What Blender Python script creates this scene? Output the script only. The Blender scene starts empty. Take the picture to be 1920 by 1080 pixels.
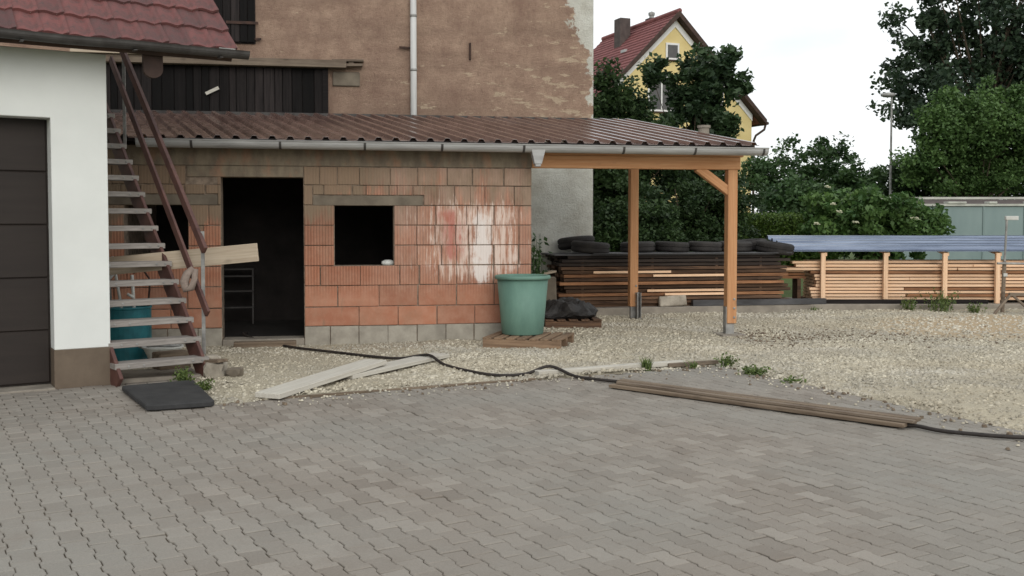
import bpy, bmesh, math, random
import numpy as np
from mathutils import Vector, Matrix
R = math.radians
random.seed(7); rng = np.random.default_rng(7)
scene = bpy.context.scene
col = scene.collection

# ------------------------------------------------------------------ camera
EYE = 1.5
cam = bpy.data.objects.new('camera', bpy.data.cameras.new('camera'))
col.objects.link(cam)
cam.location = (0, 0, EYE)
cam.rotation_euler = (R(90 - 2.3), 0, 0)
cam.data.sensor_width = 36
cam.data.lens = 1900 / 1920 * 36
cam.data.shift_y = -0.02536
cam.data.clip_start = 0.05
cam.data.clip_end = 2000
scene.camera = cam

# ------------------------------------------------------------------ sky and sun (overcast)
SUN_EL, SUN_AZ = R(24), R(162)          # azimuth clockwise from +Y: behind the camera, to the right
world = bpy.data.worlds.new('World'); scene.world = world; world.use_nodes = True
nt = world.node_tree; nt.nodes.clear()
wo = nt.nodes.new('ShaderNodeOutputWorld'); bg = nt.nodes.new('ShaderNodeBackground')
sky = nt.nodes.new('ShaderNodeTexSky'); sky.sky_type = 'NISHITA'; sky.sun_disc = False
sky.sun_elevation = SUN_EL; sky.sun_rotation = SUN_AZ
tc = nt.nodes.new('ShaderNodeTexCoord'); mp = nt.nodes.new('ShaderNodeMapping')
mp.inputs['Scale'].default_value = (1, 1, 3.2)
cl = nt.nodes.new('ShaderNodeTexNoise'); cl.inputs['Scale'].default_value = 2.6; cl.inputs['Detail'].default_value = 7
cr = nt.nodes.new('ShaderNodeValToRGB')
cr.color_ramp.elements[0].position = 0.30; cr.color_ramp.elements[0].color = (0.62, 0.62, 0.62, 1)
cr.color_ramp.elements[1].position = 0.52; cr.color_ramp.elements[1].color = (0.97, 0.97, 0.97, 1)
mx = nt.nodes.new('ShaderNodeMix'); mx.data_type = 'RGBA'
mx.inputs[7].default_value = (11.2, 11.5, 11.6, 1)          # the cloud deck
nt.links.new(tc.outputs['Generated'], mp.inputs['Vector']); nt.links.new(mp.outputs['Vector'], cl.inputs['Vector'])
nt.links.new(cl.outputs['Fac'], cr.inputs['Fac']); nt.links.new(cr.outputs['Color'], mx.inputs[0])
nt.links.new(sky.outputs['Color'], mx.inputs[6]); nt.links.new(mx.outputs[2], bg.inputs['Color'])
bg.inputs['Strength'].default_value = 0.1
nt.links.new(bg.outputs['Background'], wo.inputs['Surface'])
sl = bpy.data.lights.new('sun', 'SUN'); sl.energy = 1.15; sl.angle = R(38); sl.color = (1, 0.96, 0.9)
so = bpy.data.objects.new('sun', sl); col.objects.link(so)
sd = Vector((math.sin(SUN_AZ) * math.cos(SUN_EL), math.cos(SUN_AZ) * math.cos(SUN_EL), math.sin(SUN_EL)))
so.rotation_euler = (-sd).to_track_quat('-Z', 'Y').to_euler()
vs = scene.view_settings
vs.view_transform = 'Standard'; vs.look = 'None'; vs.exposure = 0.0; vs.gamma = 1.0; vs.use_curve_mapping = False

# ------------------------------------------------------------------ materials
def lin(r, g, b):
    return tuple((v / 255 / 12.92 if v / 255 <= .04045 else ((v / 255 + .055) / 1.055) ** 2.4) for v in (r, g, b)) + (1,)

class NT:
    """small node helper: n.new(type, inputs...) and n.link"""
    def __init__(s, name):
        s.m = bpy.data.materials.new(name); s.m.use_nodes = True
        s.t = s.m.node_tree; s.bsdf = s.t.nodes['Principled BSDF']
        s.coord = s.t.nodes.new('ShaderNodeTexCoord').outputs['Object']
    def put(s, sock, v):
        if hasattr(v, 'is_output') and v.is_output: s.t.links.new(v, sock)
        else: sock.default_value = v
    def noise(s, scale, detail=4, rough=.55, stretch=(1, 1, 1), coord=None, off=(0, 0, 0)):
        mp = s.t.nodes.new('ShaderNodeMapping'); mp.inputs['Scale'].default_value = stretch; mp.inputs['Location'].default_value = off
        s.t.links.new(coord or s.coord, mp.inputs['Vector'])
        n = s.t.nodes.new('ShaderNodeTexNoise'); n.inputs['Scale'].default_value = scale
        n.inputs['Detail'].default_value = detail; n.inputs['Roughness'].default_value = rough
        s.t.links.new(mp.outputs['Vector'], n.inputs['Vector']); return n.outputs['Fac']
    def vor(s, scale, stretch=(1, 1, 1), feature='F1', out='Distance'):
        mp = s.t.nodes.new('ShaderNodeMapping'); mp.inputs['Scale'].default_value = stretch
        s.t.links.new(s.coord, mp.inputs['Vector'])
        n = s.t.nodes.new('ShaderNodeTexVoronoi'); n.feature = feature; n.inputs['Scale'].default_value = scale
        s.t.links.new(mp.outputs['Vector'], n.inputs['Vector']); return n.outputs[out]
    def ramp(s, fac, p0, p1, c0=(0, 0, 0, 1), c1=(1, 1, 1, 1)):
        n = s.t.nodes.new('ShaderNodeValToRGB'); e = n.color_ramp.elements
        e[0].position, e[1].position = p0, p1; e[0].color, e[1].color = c0, c1
        s.t.links.new(fac, n.inputs['Fac']); return n.outputs['Color']
    def mix(s, f, a, b, mode='MIX'):
        n = s.t.nodes.new('ShaderNodeMix'); n.data_type = 'RGBA'; n.blend_type = mode
        s.put(n.inputs[0], f); s.put(n.inputs[6], a); s.put(n.inputs[7], b); return n.outputs[2]
    def math(s, op, a, b=0.0, clamp=False):
        n = s.t.nodes.new('ShaderNodeMath'); n.operation = op; n.use_clamp = clamp
        s.put(n.inputs[0], a); s.put(n.inputs[1], b); return n.outputs[0]
    def smooth(s, v, a, b):      # smoothstep a..b
        n = s.t.nodes.new('ShaderNodeMapRange'); n.interpolation_type = 'SMOOTHSTEP'
        s.put(n.inputs['Value'], v); n.inputs['From Min'].default_value = a; n.inputs['From Max'].default_value = b
        return n.outputs['Result']
    def xyz(s):
        n = s.t.nodes.new('ShaderNodeSeparateXYZ'); s.t.links.new(s.coord, n.inputs[0]); return n.outputs
    def rnd(s):
        return s.t.nodes.new('ShaderNodeObjectInfo').outputs['Random']
    def attr(s, name='tint'):
        n = s.t.nodes.new('ShaderNodeAttribute'); n.attribute_name = name; return n.outputs['Fac']
    def vary(s, c, f, amount):   # brightness wobble from a 0..1 value
        k = s.math('ADD', s.math('MULTIPLY', f, 2 * amount), 1 - amount)
        n = s.t.nodes.new('ShaderNodeVectorMath'); n.operation = 'SCALE'
        s.put(n.inputs[0], c); s.put(n.inputs['Scale'], k); return n.outputs[0]
    def bump(s, h, strength=.4, dist=.01):
        n = s.t.nodes.new('ShaderNodeBump'); n.inputs['Strength'].default_value = strength; n.inputs['Distance'].default_value = dist
        s.t.links.new(h, n.inputs['Height']); s.t.links.new(n.outputs['Normal'], s.bsdf.inputs['Normal'])
    def out(s, c, rough=.85, metal=0.0, spec=.3):
        s.put(s.bsdf.inputs['Base Color'], c); s.put(s.bsdf.inputs['Roughness'], rough)
        s.bsdf.inputs['Metallic'].default_value = metal; s.bsdf.inputs['Specular IOR Level'].default_value = spec
        return s.m

def simple(name, c1, c2, scale=8, detail=5, rough=.85, bump=.2, bscale=60, stretch=(1, 1, 1), rnd=0., tint=0., metal=0., spec=.3, p=(.3, .7), bd=.006):
    n = NT(name)
    c = n.mix(n.ramp(n.noise(scale, detail, .6, stretch), *p), c1, c2)
    if rnd: c = n.vary(c, n.rnd(), rnd)
    if tint: c = n.vary(c, n.attr(), tint)
    if bump: n.bump(n.noise(bscale, 4, .6, stretch), bump, bd)
    return n.out(c, rough, metal, spec)

def wood(name, c1, c2, rnd=.12, rough=.8, knots=True, dark=None):
    n = NT(name); rn = n.rnd()
    o = n.t.nodes.new('ShaderNodeCombineXYZ'); n.put(o.inputs[0], n.math('MULTIPLY', rn, 37.0)); n.put(o.inputs[1], n.math('MULTIPLY', rn, 11.0))
    a = n.t.nodes.new('ShaderNodeVectorMath'); a.operation = 'ADD'
    n.t.links.new(n.coord, a.inputs[0]); n.t.links.new(o.outputs[0], a.inputs[1]); n.coord = a.outputs[0]
    g = n.noise(3.0, 6, .65, (.5, 14, 14)); g2 = n.noise(9, 5, .7, (.35, 12, 12))
    c = n.mix(n.ramp(g, .32, .68), c1, c2)
    c = n.vary(c, g2, .28)
    if knots:
        k = n.ramp(n.vor(2.2, (1, 2.2, 2.2)), .05, .13, (1, 1, 1, 1), (0, 0, 0, 1))
        c = n.mix(n.math('MULTIPLY', k, .55), c, tuple(v * .35 for v in c1[:3]) + (1,))
    if dark: c = n.mix(n.math('MULTIPLY', n.ramp(n.noise(1.6, 5, .7, (.7, 3, 3)), .5, .72), .75), c, dark)
    c = n.vary(c, rn, rnd)
    n.bump(g2, .35, .003)
    return n.out(c, rough)

M = {}
M['steel_brown'] = simple('red_brown_steel_paint', lin(100, 68, 60), lin(72, 46, 42), 7, 6, .5, .15, 40, spec=.4)
M['galv'] = simple('galvanised_steel', lin(165, 164, 160), lin(118, 117, 115), 9, 6, .55, .1, 50, metal=.35, rnd=.08)
M['tread'] = simple('weathered_grey_tread', lin(160, 154, 148), lin(120, 114, 109), 9, 6, .7, .15, 60, stretch=(.6, 6, 6), rnd=.1)
M['pipe'] = simple('pale_grey_pipe', lin(212, 212, 210), lin(182, 182, 180), 4, 6, .5, .05, 30, stretch=(3, 3, .4))
M['zinc'] = simple('zinc_gutter', lin(176, 176, 175), lin(146, 145, 144), 5, 6, .45, .05, 30, stretch=(.5, 3, 3), metal=.1, spec=.5)
M['dark_metal'] = simple('dark_painted_metal', lin(78, 76, 74), lin(52, 48, 46), 6, 6, .55, .1, 30)
M['iron'] = simple('rusty_iron', lin(80, 58, 48), lin(45, 36, 34), 12, 5, .8, .2, 60)
M['dark_wood'] = wood('tarred_dark_wood', lin(42, 37, 36), lin(18, 15, 15), .8, .92)
M['grey_wood'] = wood('weathered_grey_wood', lin(138, 124, 108), lin(100, 88, 77), .15, .85, dark=lin(80, 66, 56))
M['old_plank'] = wood('old_brown_plank', lin(140, 124, 106), lin(100, 86, 72), .15, .9, dark=lin(66, 54, 46))
M['pale_plank'] = wood('pale_sawn_plank', lin(198, 194, 184), lin(178, 172, 160), .05, .85)
M['stair_plank'] = wood('dusty_sawn_plank', lin(192, 178, 158), lin(166, 150, 130), .05, .8)
M['post_wood'] = wood('orange_larch', lin(196, 150, 110), lin(178, 126, 86), .05, .8)
M['lumber'] = wood('fresh_lumber', lin(238, 204, 172), lin(218, 178, 142), .12, .8, knots=False)
M['lumber_old'] = wood('bark_edged_lumber', lin(112, 86, 66), lin(62, 48, 40), .35, .92, dark=lin(34, 29, 27))
M['lumber_black'] = wood('blackened_lumber', lin(74, 64, 58), lin(42, 37, 35), .35, .92, dark=lin(28, 26, 26))
M['lumber_mid'] = wood('brown_edged_lumber', lin(176, 128, 92), lin(112, 78, 56), .2, .9, dark=lin(70, 50, 40))
M['pallet'] = wood('pallet_wood', lin(150, 126, 102), lin(112, 90, 72), .15, .88, dark=lin(80, 64, 52))
M['white_render'] = simple('white_render', lin(222, 224, 220), lin(212, 214, 210), 1.5, 6, .92, .35, 160, bd=.004)
M['plinth'] = simple('brown_plinth_paint', lin(112, 99, 85), lin(92, 80, 68), 3, 6, .8, .3, 120, bd=.004)
M['garage_door'] = simple('dark_brown_door', lin(48, 41, 37), lin(40, 34, 31), 3, 5, .65, .1, 80, stretch=(.3, 1, 4))
M['concrete'] = simple('raw_concrete', lin(158, 150, 138), lin(120, 113, 104), 4, 8, .92, .4, 70)
M['concrete_dark'] = simple('damp_concrete', lin(128, 118, 104), lin(92, 84, 74), 3.5, 8, .92, .4, 60)
M['inside'] = simple('shade_darkened_inside', lin(48, 44, 42), lin(32, 29, 28), 3, 6, .95, .2, 40)  # lining and floor coloured near black to stand in for the enclosed room's shade
M['rubber'] = simple('black_rubber', lin(62, 62, 62), lin(44, 44, 45), 7, 6, .75, .3, 90)
M['tyre'] = simple('tyre_rubber', lin(58, 55, 53), lin(36, 34, 34), 5, 6, .85, .3, 60, rnd=.15)
M['tarp'] = simple('black_tarpaulin', lin(58, 56, 55), lin(36, 35, 35), 5, 6, .6, .5, 14, bd=.03)
M['hose'] = simple('black_hose', lin(56, 50, 46), lin(40, 36, 34), 20, 3, .6, 0)
M['blue_sheet'] = simple('blue_grey_sheet', lin(120, 130, 148), lin(84, 94, 112), 2, 5, .3, .1, 20, stretch=(.4, 3, 3), metal=.7, spec=.5)
M['dark_sheet'] = simple('dark_roofing_sheet', lin(92, 92, 94), lin(56, 55, 56), 3, 6, .6, .2, 20, stretch=(.5, 2, 2))
M['teal'] = simple('teal_drum_paint', lin(38, 110, 118), lin(26, 84, 92), 8, 7, .5, .1, 40)
M['white_plastic'] = simple('white_plastic', lin(205, 206, 202), lin(178, 178, 172), 6, 5, .55, .05, 40)
M['stone'] = simple('grey_stone', lin(176, 168, 154), lin(128, 120, 108), 7, 7, .92, .5, 50, rnd=.15)
M['rag'] = simple('grey_cloth', lin(150, 136, 126), lin(112, 98, 90), 12, 5, .95, .5, 70)
M['house_wall'] = simple('yellow_render', lin(226, 206, 150), lin(216, 194, 136), 1.5, 5, .92, .1, 40)
M['house_white'] = simple('white_trim', lin(235, 233, 230), lin(222, 220, 218), 2, 4, .8, 0)
M['glass'] = simple('window_glass', lin(88, 84, 80), lin(60, 58, 58), 2, 3, .12, 0, spec=.6)
M['brown_trim'] = simple('dark_brown_trim', lin(82, 64, 56), lin(56, 44, 40), 4, 5, .8, .1)
M['house_roof'] = simple('red_house_tiles', lin(140, 88, 86), lin(114, 70, 70), 2.5, 6, .8, .3, 30, stretch=(1, 1, 1))
M['chimney'] = simple('slate_chimney', lin(92, 82, 78), lin(68, 60, 58), 4, 5, .8, .2)
M['greenhouse'] = simple('grey_green_sheeting', lin(134, 150, 148), lin(112, 130, 130), 1.2, 6, .5, .1, 12, stretch=(1, 1, .4), rnd=.06)
M['rail_light'] = simple('pale_metal_rail', lin(196, 196, 186), lin(160, 160, 152), 3, 5, .6, 0)
M['bark'] = simple('tree_bark', lin(98, 86, 72), lin(60, 52, 44), 6, 6, .95, .6, 24, stretch=(3, 3, .6), bd=.03)
M['grass_ground'] = simple('grass_ground', lin(92, 106, 56), lin(66, 84, 44), 2.2, 8, .95, .6, 30, bd=.04)
M['flower'] = simple('cream_flowers', lin(232, 230, 206), lin(214, 210, 180), 20, 3, .9, 0)

def leaf_mat(name, c1, c2, amount=.45):
    n = NT(name); c = n.mix(n.attr('tint'), c1, c2); c = n.vary(c, n.noise(.9, 3), amount * .5)
    n.out(c, .55, 0, .35)
    tr = n.t.nodes.new('ShaderNodeBsdfTranslucent'); n.put(tr.inputs['Color'], n.vary(c, n.attr('tint'), .1))
    ms = n.t.nodes.new('ShaderNodeMixShader'); ms.inputs[0].default_value = .3
    n.t.links.new(n.bsdf.outputs[0], ms.inputs[1]); n.t.links.new(tr.outputs[0], ms.inputs[2])
    n.t.links.new(ms.outputs[0], n.t.nodes['Material Output'].inputs['Surface']); return n.m
M['leaf_dark'] = leaf_mat('dark_leaves', lin(36, 54, 34), lin(72, 94, 54))
M['leaf_maple'] = leaf_mat('maple_leaves', lin(38, 56, 40), lin(70, 92, 58))
M['leaf_big'] = leaf_mat('tall_tree_leaves', lin(40, 56, 46), lin(70, 88, 62))
M['leaf_fresh'] = leaf_mat('fresh_green_leaves', lin(58, 84, 44), lin(98, 126, 70))
M['leaf_elder'] = leaf_mat('elder_leaves', lin(54, 86, 44), lin(104, 132, 72))
M['leaf_mid'] = leaf_mat('mid_green_leaves', lin(46, 72, 44), lin(86, 112, 66))
M['leaf_weed'] = leaf_mat('weed_leaves', lin(70, 88, 48), lin(116, 132, 74))
M['leaf_hedge'] = leaf_mat('hedge_leaves', lin(58, 82, 34), lin(98, 120, 54))

# paving stones: tint attribute per stone, fine speckle
n = NT('paving_stone')
c = n.mix(n.attr('tint'), lin(124, 116, 107), lin(147, 140, 131))
c = n.mix(n.math('MULTIPLY', n.ramp(n.noise(.55, 4, .6), .42, .62), .75), c, lin(136, 133, 126))
c = n.mix(n.math('MULTIPLY', n.ramp(n.noise(2.2, 5, .65), .52, .72), .35), c, lin(118, 104, 92))
c = n.vary(c, n.noise(130, 4, .7), .30)
c = n.mix(n.ramp(n.vor(70), .03, .07, (.55, .55, .55, 1), (0, 0, 0, 1)), c, lin(190, 184, 172))
n.bump(n.noise(160, 3, .6), .35, .003); M['paver'] = n.out(c, .9)
M['joint'] = simple('joint_sand', lin(92, 82, 70), lin(64, 56, 46), 6, 6, .97, .5, 90)
# gravel bed
n = NT('gravel_bed')
x, y, z = n.xyz()
c = n.mix(n.ramp(n.noise(1.1, 6, .6), .35, .65), lin(186, 176, 154), lin(166, 158, 140))
c = n.mix(n.math('MULTIPLY', n.ramp(n.noise(9, 5, .7), .45, .7), .5), c, lin(138, 129, 112))
d = n.math('SQRT', n.math('ADD', n.math('POWER', n.math('MULTIPLY', n.math('SUBTRACT', x, 7.0), .32), 2), n.math('POWER', n.math('MULTIPLY', n.math('SUBTRACT', y, 14.0), .55), 2)))
sm = n.smooth(n.math('ADD', d, n.math('MULTIPLY', n.noise(1.8, 5), .7)), 1.35, .70)
c = n.mix(n.math('MULTIPLY', sm, .8), c, lin(170, 148, 118))
c = n.vary(c, n.noise(55, 4, .7), .3)
n.bump(n.noise(45, 5, .7), .7, .02); M['gravel_bed'] = n.out(c, .96)
# gravel stones
n = NT('gravel_stones')
c = n.mix(n.attr('tint'), lin(150, 142, 125), lin(214, 206, 186)); c = n.mix(n.math('MULTIPLY', n.ramp(n.noise(.8, 4), .42, .60), .6), c, lin(160, 155, 144)); c = n.mix(n.math('MULTIPLY', n.ramp(n.noise(.45, 5, .65, off=(4, 2, 0)), .46, .62), .30), c, lin(150, 136, 112)); c = n.mix(n.math('MULTIPLY', n.ramp(n.noise(.5, 5, .65, (.6, 1.4, 1), off=(9, 5, 0)), .52, .64), .5), c, lin(212, 206, 192))
M['gravel'] = n.out(c, .93)
M['gravel_dark'] = simple('dark_chips', lin(132, 116, 98), lin(84, 74, 62), 9, 4, .95, .3)

# clay blocks of the shed front: ribs, mortar smears, white and red paint runs (x along the wall, z up)
n = NT('clay_blocks')
x, y, z = n.xyz(); t = n.attr('tint')
xw = n.math('ADD', x, n.math('MULTIPLY', n.math('SUBTRACT', n.noise(3.5, 5, .7, (1, 1, .6)), .5), .55))
c = n.mix(t, lin(172, 118, 93), lin(148, 99, 79))
c = n.mix(n.math('MULTIPLY', n.ramp(n.noise(5, 6, .65), .4, .7), .5), c, lin(186, 148, 126))
c = n.mix(n.math('MULTIPLY', n.ramp(t, .62, .8), n.math('ADD', n.math('MULTIPLY', n.smooth(z, 1.2, 1.8), .6), .15)), c, lin(126, 104, 88))
c = n.mix(n.math('MULTIPLY', n.ramp(n.noise(1.8, 6, .7, (1.4, 1, 1)), .48, .70), .5), c, lin(142, 112, 92))
rib = n.t.nodes.new('ShaderNodeTexWave'); rib.wave_type = 'BANDS'; rib.bands_direction = 'X'
rib.inputs['Scale'].default_value = 9.0; rib.inputs['Distortion'].default_value = .6
n.t.links.new(n.coord, rib.inputs['Vector'])
ribf = n.math('MULTIPLY', rib.outputs['Fac'], n.smooth(z, .5, .85))
c = n.vary(c, n.math('SUBTRACT', .62, n.math('MULTIPLY', ribf, .42)), .42)
streak = n.noise(2.2, 6, .68, (3.2, 1, .55)); fine = n.noise(7.0, 5, .7, (3.0, 1, .35))
thin = n.noise(5.0, 4, .75, (9.0, 1, .30), off=(2, 0, 5))
c = n.mix(n.math('MULTIPLY', n.math('MULTIPLY', n.ramp(thin, .60, .66), n.math('MULTIPLY', n.smooth(xw, .6, 1.5), n.smooth(z, .55, 1.1))), .8), c, lin(222, 204, 192))
c = n.mix(n.math('MULTIPLY', n.ramp(n.noise(4.4, 4, .75, (7.0, 1, .35), off=(8, 0, 1)), .60, .68), n.math('MULTIPLY', n.smooth(z, .5, 1.0), .55)), c, lin(110, 84, 70))
# grey mortar smears, high on the wall and round the door lintel
up = n.math('ADD', n.smooth(z, 1.25, 2.15), n.math('MULTIPLY', n.smooth(x, .9, -.3), n.smooth(z, 1.0, 1.9)))
g = n.ramp(n.math('ADD', n.math('MULTIPLY', streak, .9), n.math('MULTIPLY', up, .27)), .56, .70)
c = n.mix(n.math('MULTIPLY', g, .88), c, n.mix(fine, lin(140, 122, 100), lin(116, 102, 88)))
hz = n.math('MULTIPLY', n.math('MULTIPLY', n.smooth(z, .55, 1.0), n.smooth(x, .6, 1.3)), n.ramp(n.noise(3, 5, .6, (1.6, 1, .8)), .3, .7))
c = n.mix(n.math('MULTIPLY', hz, .5), c, lin(192, 162, 146))
# white lime runs
wx = n.math('MULTIPLY', n.smooth(xw, .75, 1.9), n.smooth(xw, 3.1, 2.4))
wz = n.math('MULTIPLY', n.smooth(z, .42, .95), n.smooth(z, 2.1, 1.55))
w = n.ramp(n.math('ADD', n.math('MULTIPLY', fine, .62), n.math('MULTIPLY', n.math('MULTIPLY', wx, wz), .30)), .545, .63)
c = n.mix(n.math('MULTIPLY', w, .75), c, lin(226, 208, 196))
px = n.math('SUBTRACT', 1.0, n.math('MULTIPLY', n.math('ABSOLUTE', n.math('SUBTRACT', xw, 2.18)), 5.0), True)
pz = n.math('MULTIPLY', n.smooth(z, .62, .8), n.smooth(z, 1.75, 1.5))
pp = n.ramp(n.math('ADD', n.math('MULTIPLY', n.math('MULTIPLY', px, pz), .48), n.math('MULTIPLY', n.math('ADD', streak, fine), .36)), .54, .70)
c = n.mix(n.math('MULTIPLY', pp, .9), c, lin(224, 214, 208))
# rusty red runs
rx = n.math('SUBTRACT', 1.0, n.math('MULTIPLY', n.math('ABSOLUTE', n.math('SUBTRACT', xw, 1.80)), 3.6), True)
rz = n.math('MULTIPLY', n.smooth(z, .85, 1.1), n.smooth(z, 1.78, 1.55))
rr = n.ramp(n.math('ADD', n.math('MULTIPLY', n.math('MULTIPLY', rx, rz), .36), n.math('MULTIPLY', fine, .8)), .56, .74)
c = n.mix(n.math('MULTIPLY', rr, .7), c, lin(166, 74, 56))
# dark drips left of the window
dk = n.ramp(n.math('ADD', n.math('MULTIPLY', n.math('MULTIPLY', n.smooth(x, .45, .3), n.smooth(z, .7, 1.3)), .2), n.math('MULTIPLY', fine, .7)), .62, .72)
c = n.mix(n.math('MULTIPLY', dk, .55), c, lin(104, 78, 62))
n.bump(n.math('ADD', n.math('MULTIPLY', ribf, .6), n.math('MULTIPLY', n.noise(60, 4), .5)), .5, .006)
M['brick'] = n.out(c, .93)
M['mortar'] = simple('grey_mortar', lin(150, 134, 118), lin(92, 80, 70), 14, 6, .95, .5, 60)
M['block'] = simple('concrete_block', lin(168, 162, 150), lin(134, 128, 118), 5, 7, .94, .45, 70, tint=.12)
n = NT('ring_beam_concrete')
c = n.mix(n.ramp(n.noise(3, 7, .65, (2.0, 1, .8)), .35, .65), lin(136, 124, 106), lin(104, 94, 82))
c = n.mix(n.math('MULTIPLY', n.ramp(n.noise(2.2, 5, .6, (2, 1, 1), off=(3, 0, 1)), .5, .66), .5), c, lin(156, 112, 88))
n.bump(n.noise(40, 5), .5, .01); M['ring'] = n.out(c, .95)

# barn render: brown rough coat, pale lime at the right edge and low down, cream patches where it flakes
n = NT('barn_render')
x, y, z = n.xyz()
c = n.mix(n.ramp(n.noise(2.4, 8, .7), .36, .64), lin(190, 162, 141), lin(154, 126, 110))
c = n.mix(n.math('MULTIPLY', n.ramp(n.noise(1.1, 6, .6, (.25, 1, 2.4)), .46, .66), .6), c, lin(140, 116, 101))
c = n.mix(n.math('MULTIPLY', n.ramp(n.noise(14, 6, .75), .52, .68), .5), c, lin(124, 102, 88))
c = n.mix(n.math('MULTIPLY', n.ramp(n.noise(9, 6, .8, off=(3, 3, 3)), .60, .68), .45), c, lin(200, 176, 156))
fl = n.ramp(n.math('ADD', n.math('ADD', n.noise(3.4, 8, .7, (.7, 1, 2.2)), n.math('MULTIPLY', n.smooth(x, 1.5, 4.4), .075)), n.math('MULTIPLY', n.smooth(z, 5.2, 3.4), .05)), .655, .68)
c = n.mix(n.math('MULTIPLY', fl, .75), c, lin(206, 186, 160))
edge = n.math('ADD', x, n.math('MULTIPLY', n.math('SUBTRACT', n.noise(2.6, 7, .7), .5), 1.1))
edge = n.math('ADD', edge, n.math('MULTIPLY', n.smooth(z, 5.2, 4.9), -.12))
edge = n.math('SUBTRACT', edge, n.math('MULTIPLY', n.smooth(z, 4.9, 3.9), .32))
pe = n.math('MAXIMUM', n.smooth(edge, 4.24, 4.29), n.smooth(z, 3.0, 2.7))
pc = n.mix(n.ramp(n.noise(1.3, 7, .65), .42, .62), lin(232, 232, 222), lin(202, 199, 186))
c = n.mix(n.math('MULTIPLY', pe, .95), c, pc)
n.bump(n.math('ADD', n.noise(22, 8, .75), n.math('MULTIPLY', n.noise(90, 3, .7), .6)), 1.0, .045)
M['barn'] = n.out(c, .96)

# shed roof sheet, brown coil coating with chalky dust
n = NT('brown_roof_sheet')
c = n.mix(n.ramp(n.noise(2.2, 6, .65, (2.5, .5, 1)), .35, .65), lin(112, 88, 80), lin(86, 66, 61))
c = n.mix(n.math('MULTIPLY', n.ramp(n.noise(7, 6, .75), .62, .72), .4), c, lin(150, 136, 126))
c = n.vary(c, n.rnd(), .06); M['roof_sheet'] = n.out(c, n.ramp(n.noise(3, 5), .3, .7, (.16, .16, .16, 1), (.34, .34, .34, 1)), 0, .7); n.bsdf.inputs['Coat Weight'].default_value = .35; n.bsdf.inputs['Coat Roughness'].default_value = .18
# garage tiles
n = NT('red_clay_tiles')
c = n.mix(n.rnd(), lin(122, 75, 72), lin(90, 62, 61))
c = n.mix(n.math('MULTIPLY', n.ramp(n.noise(9, 7, .7), .44, .66), .85), c, lin(74, 62, 60))
c = n.mix(n.ramp(n.noise(34, 4, .7), .68, .74), c, lin(190, 176, 168))
n.bump(n.noise(60, 5), .4, .006); M['tile'] = n.out(c, .82)

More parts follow.
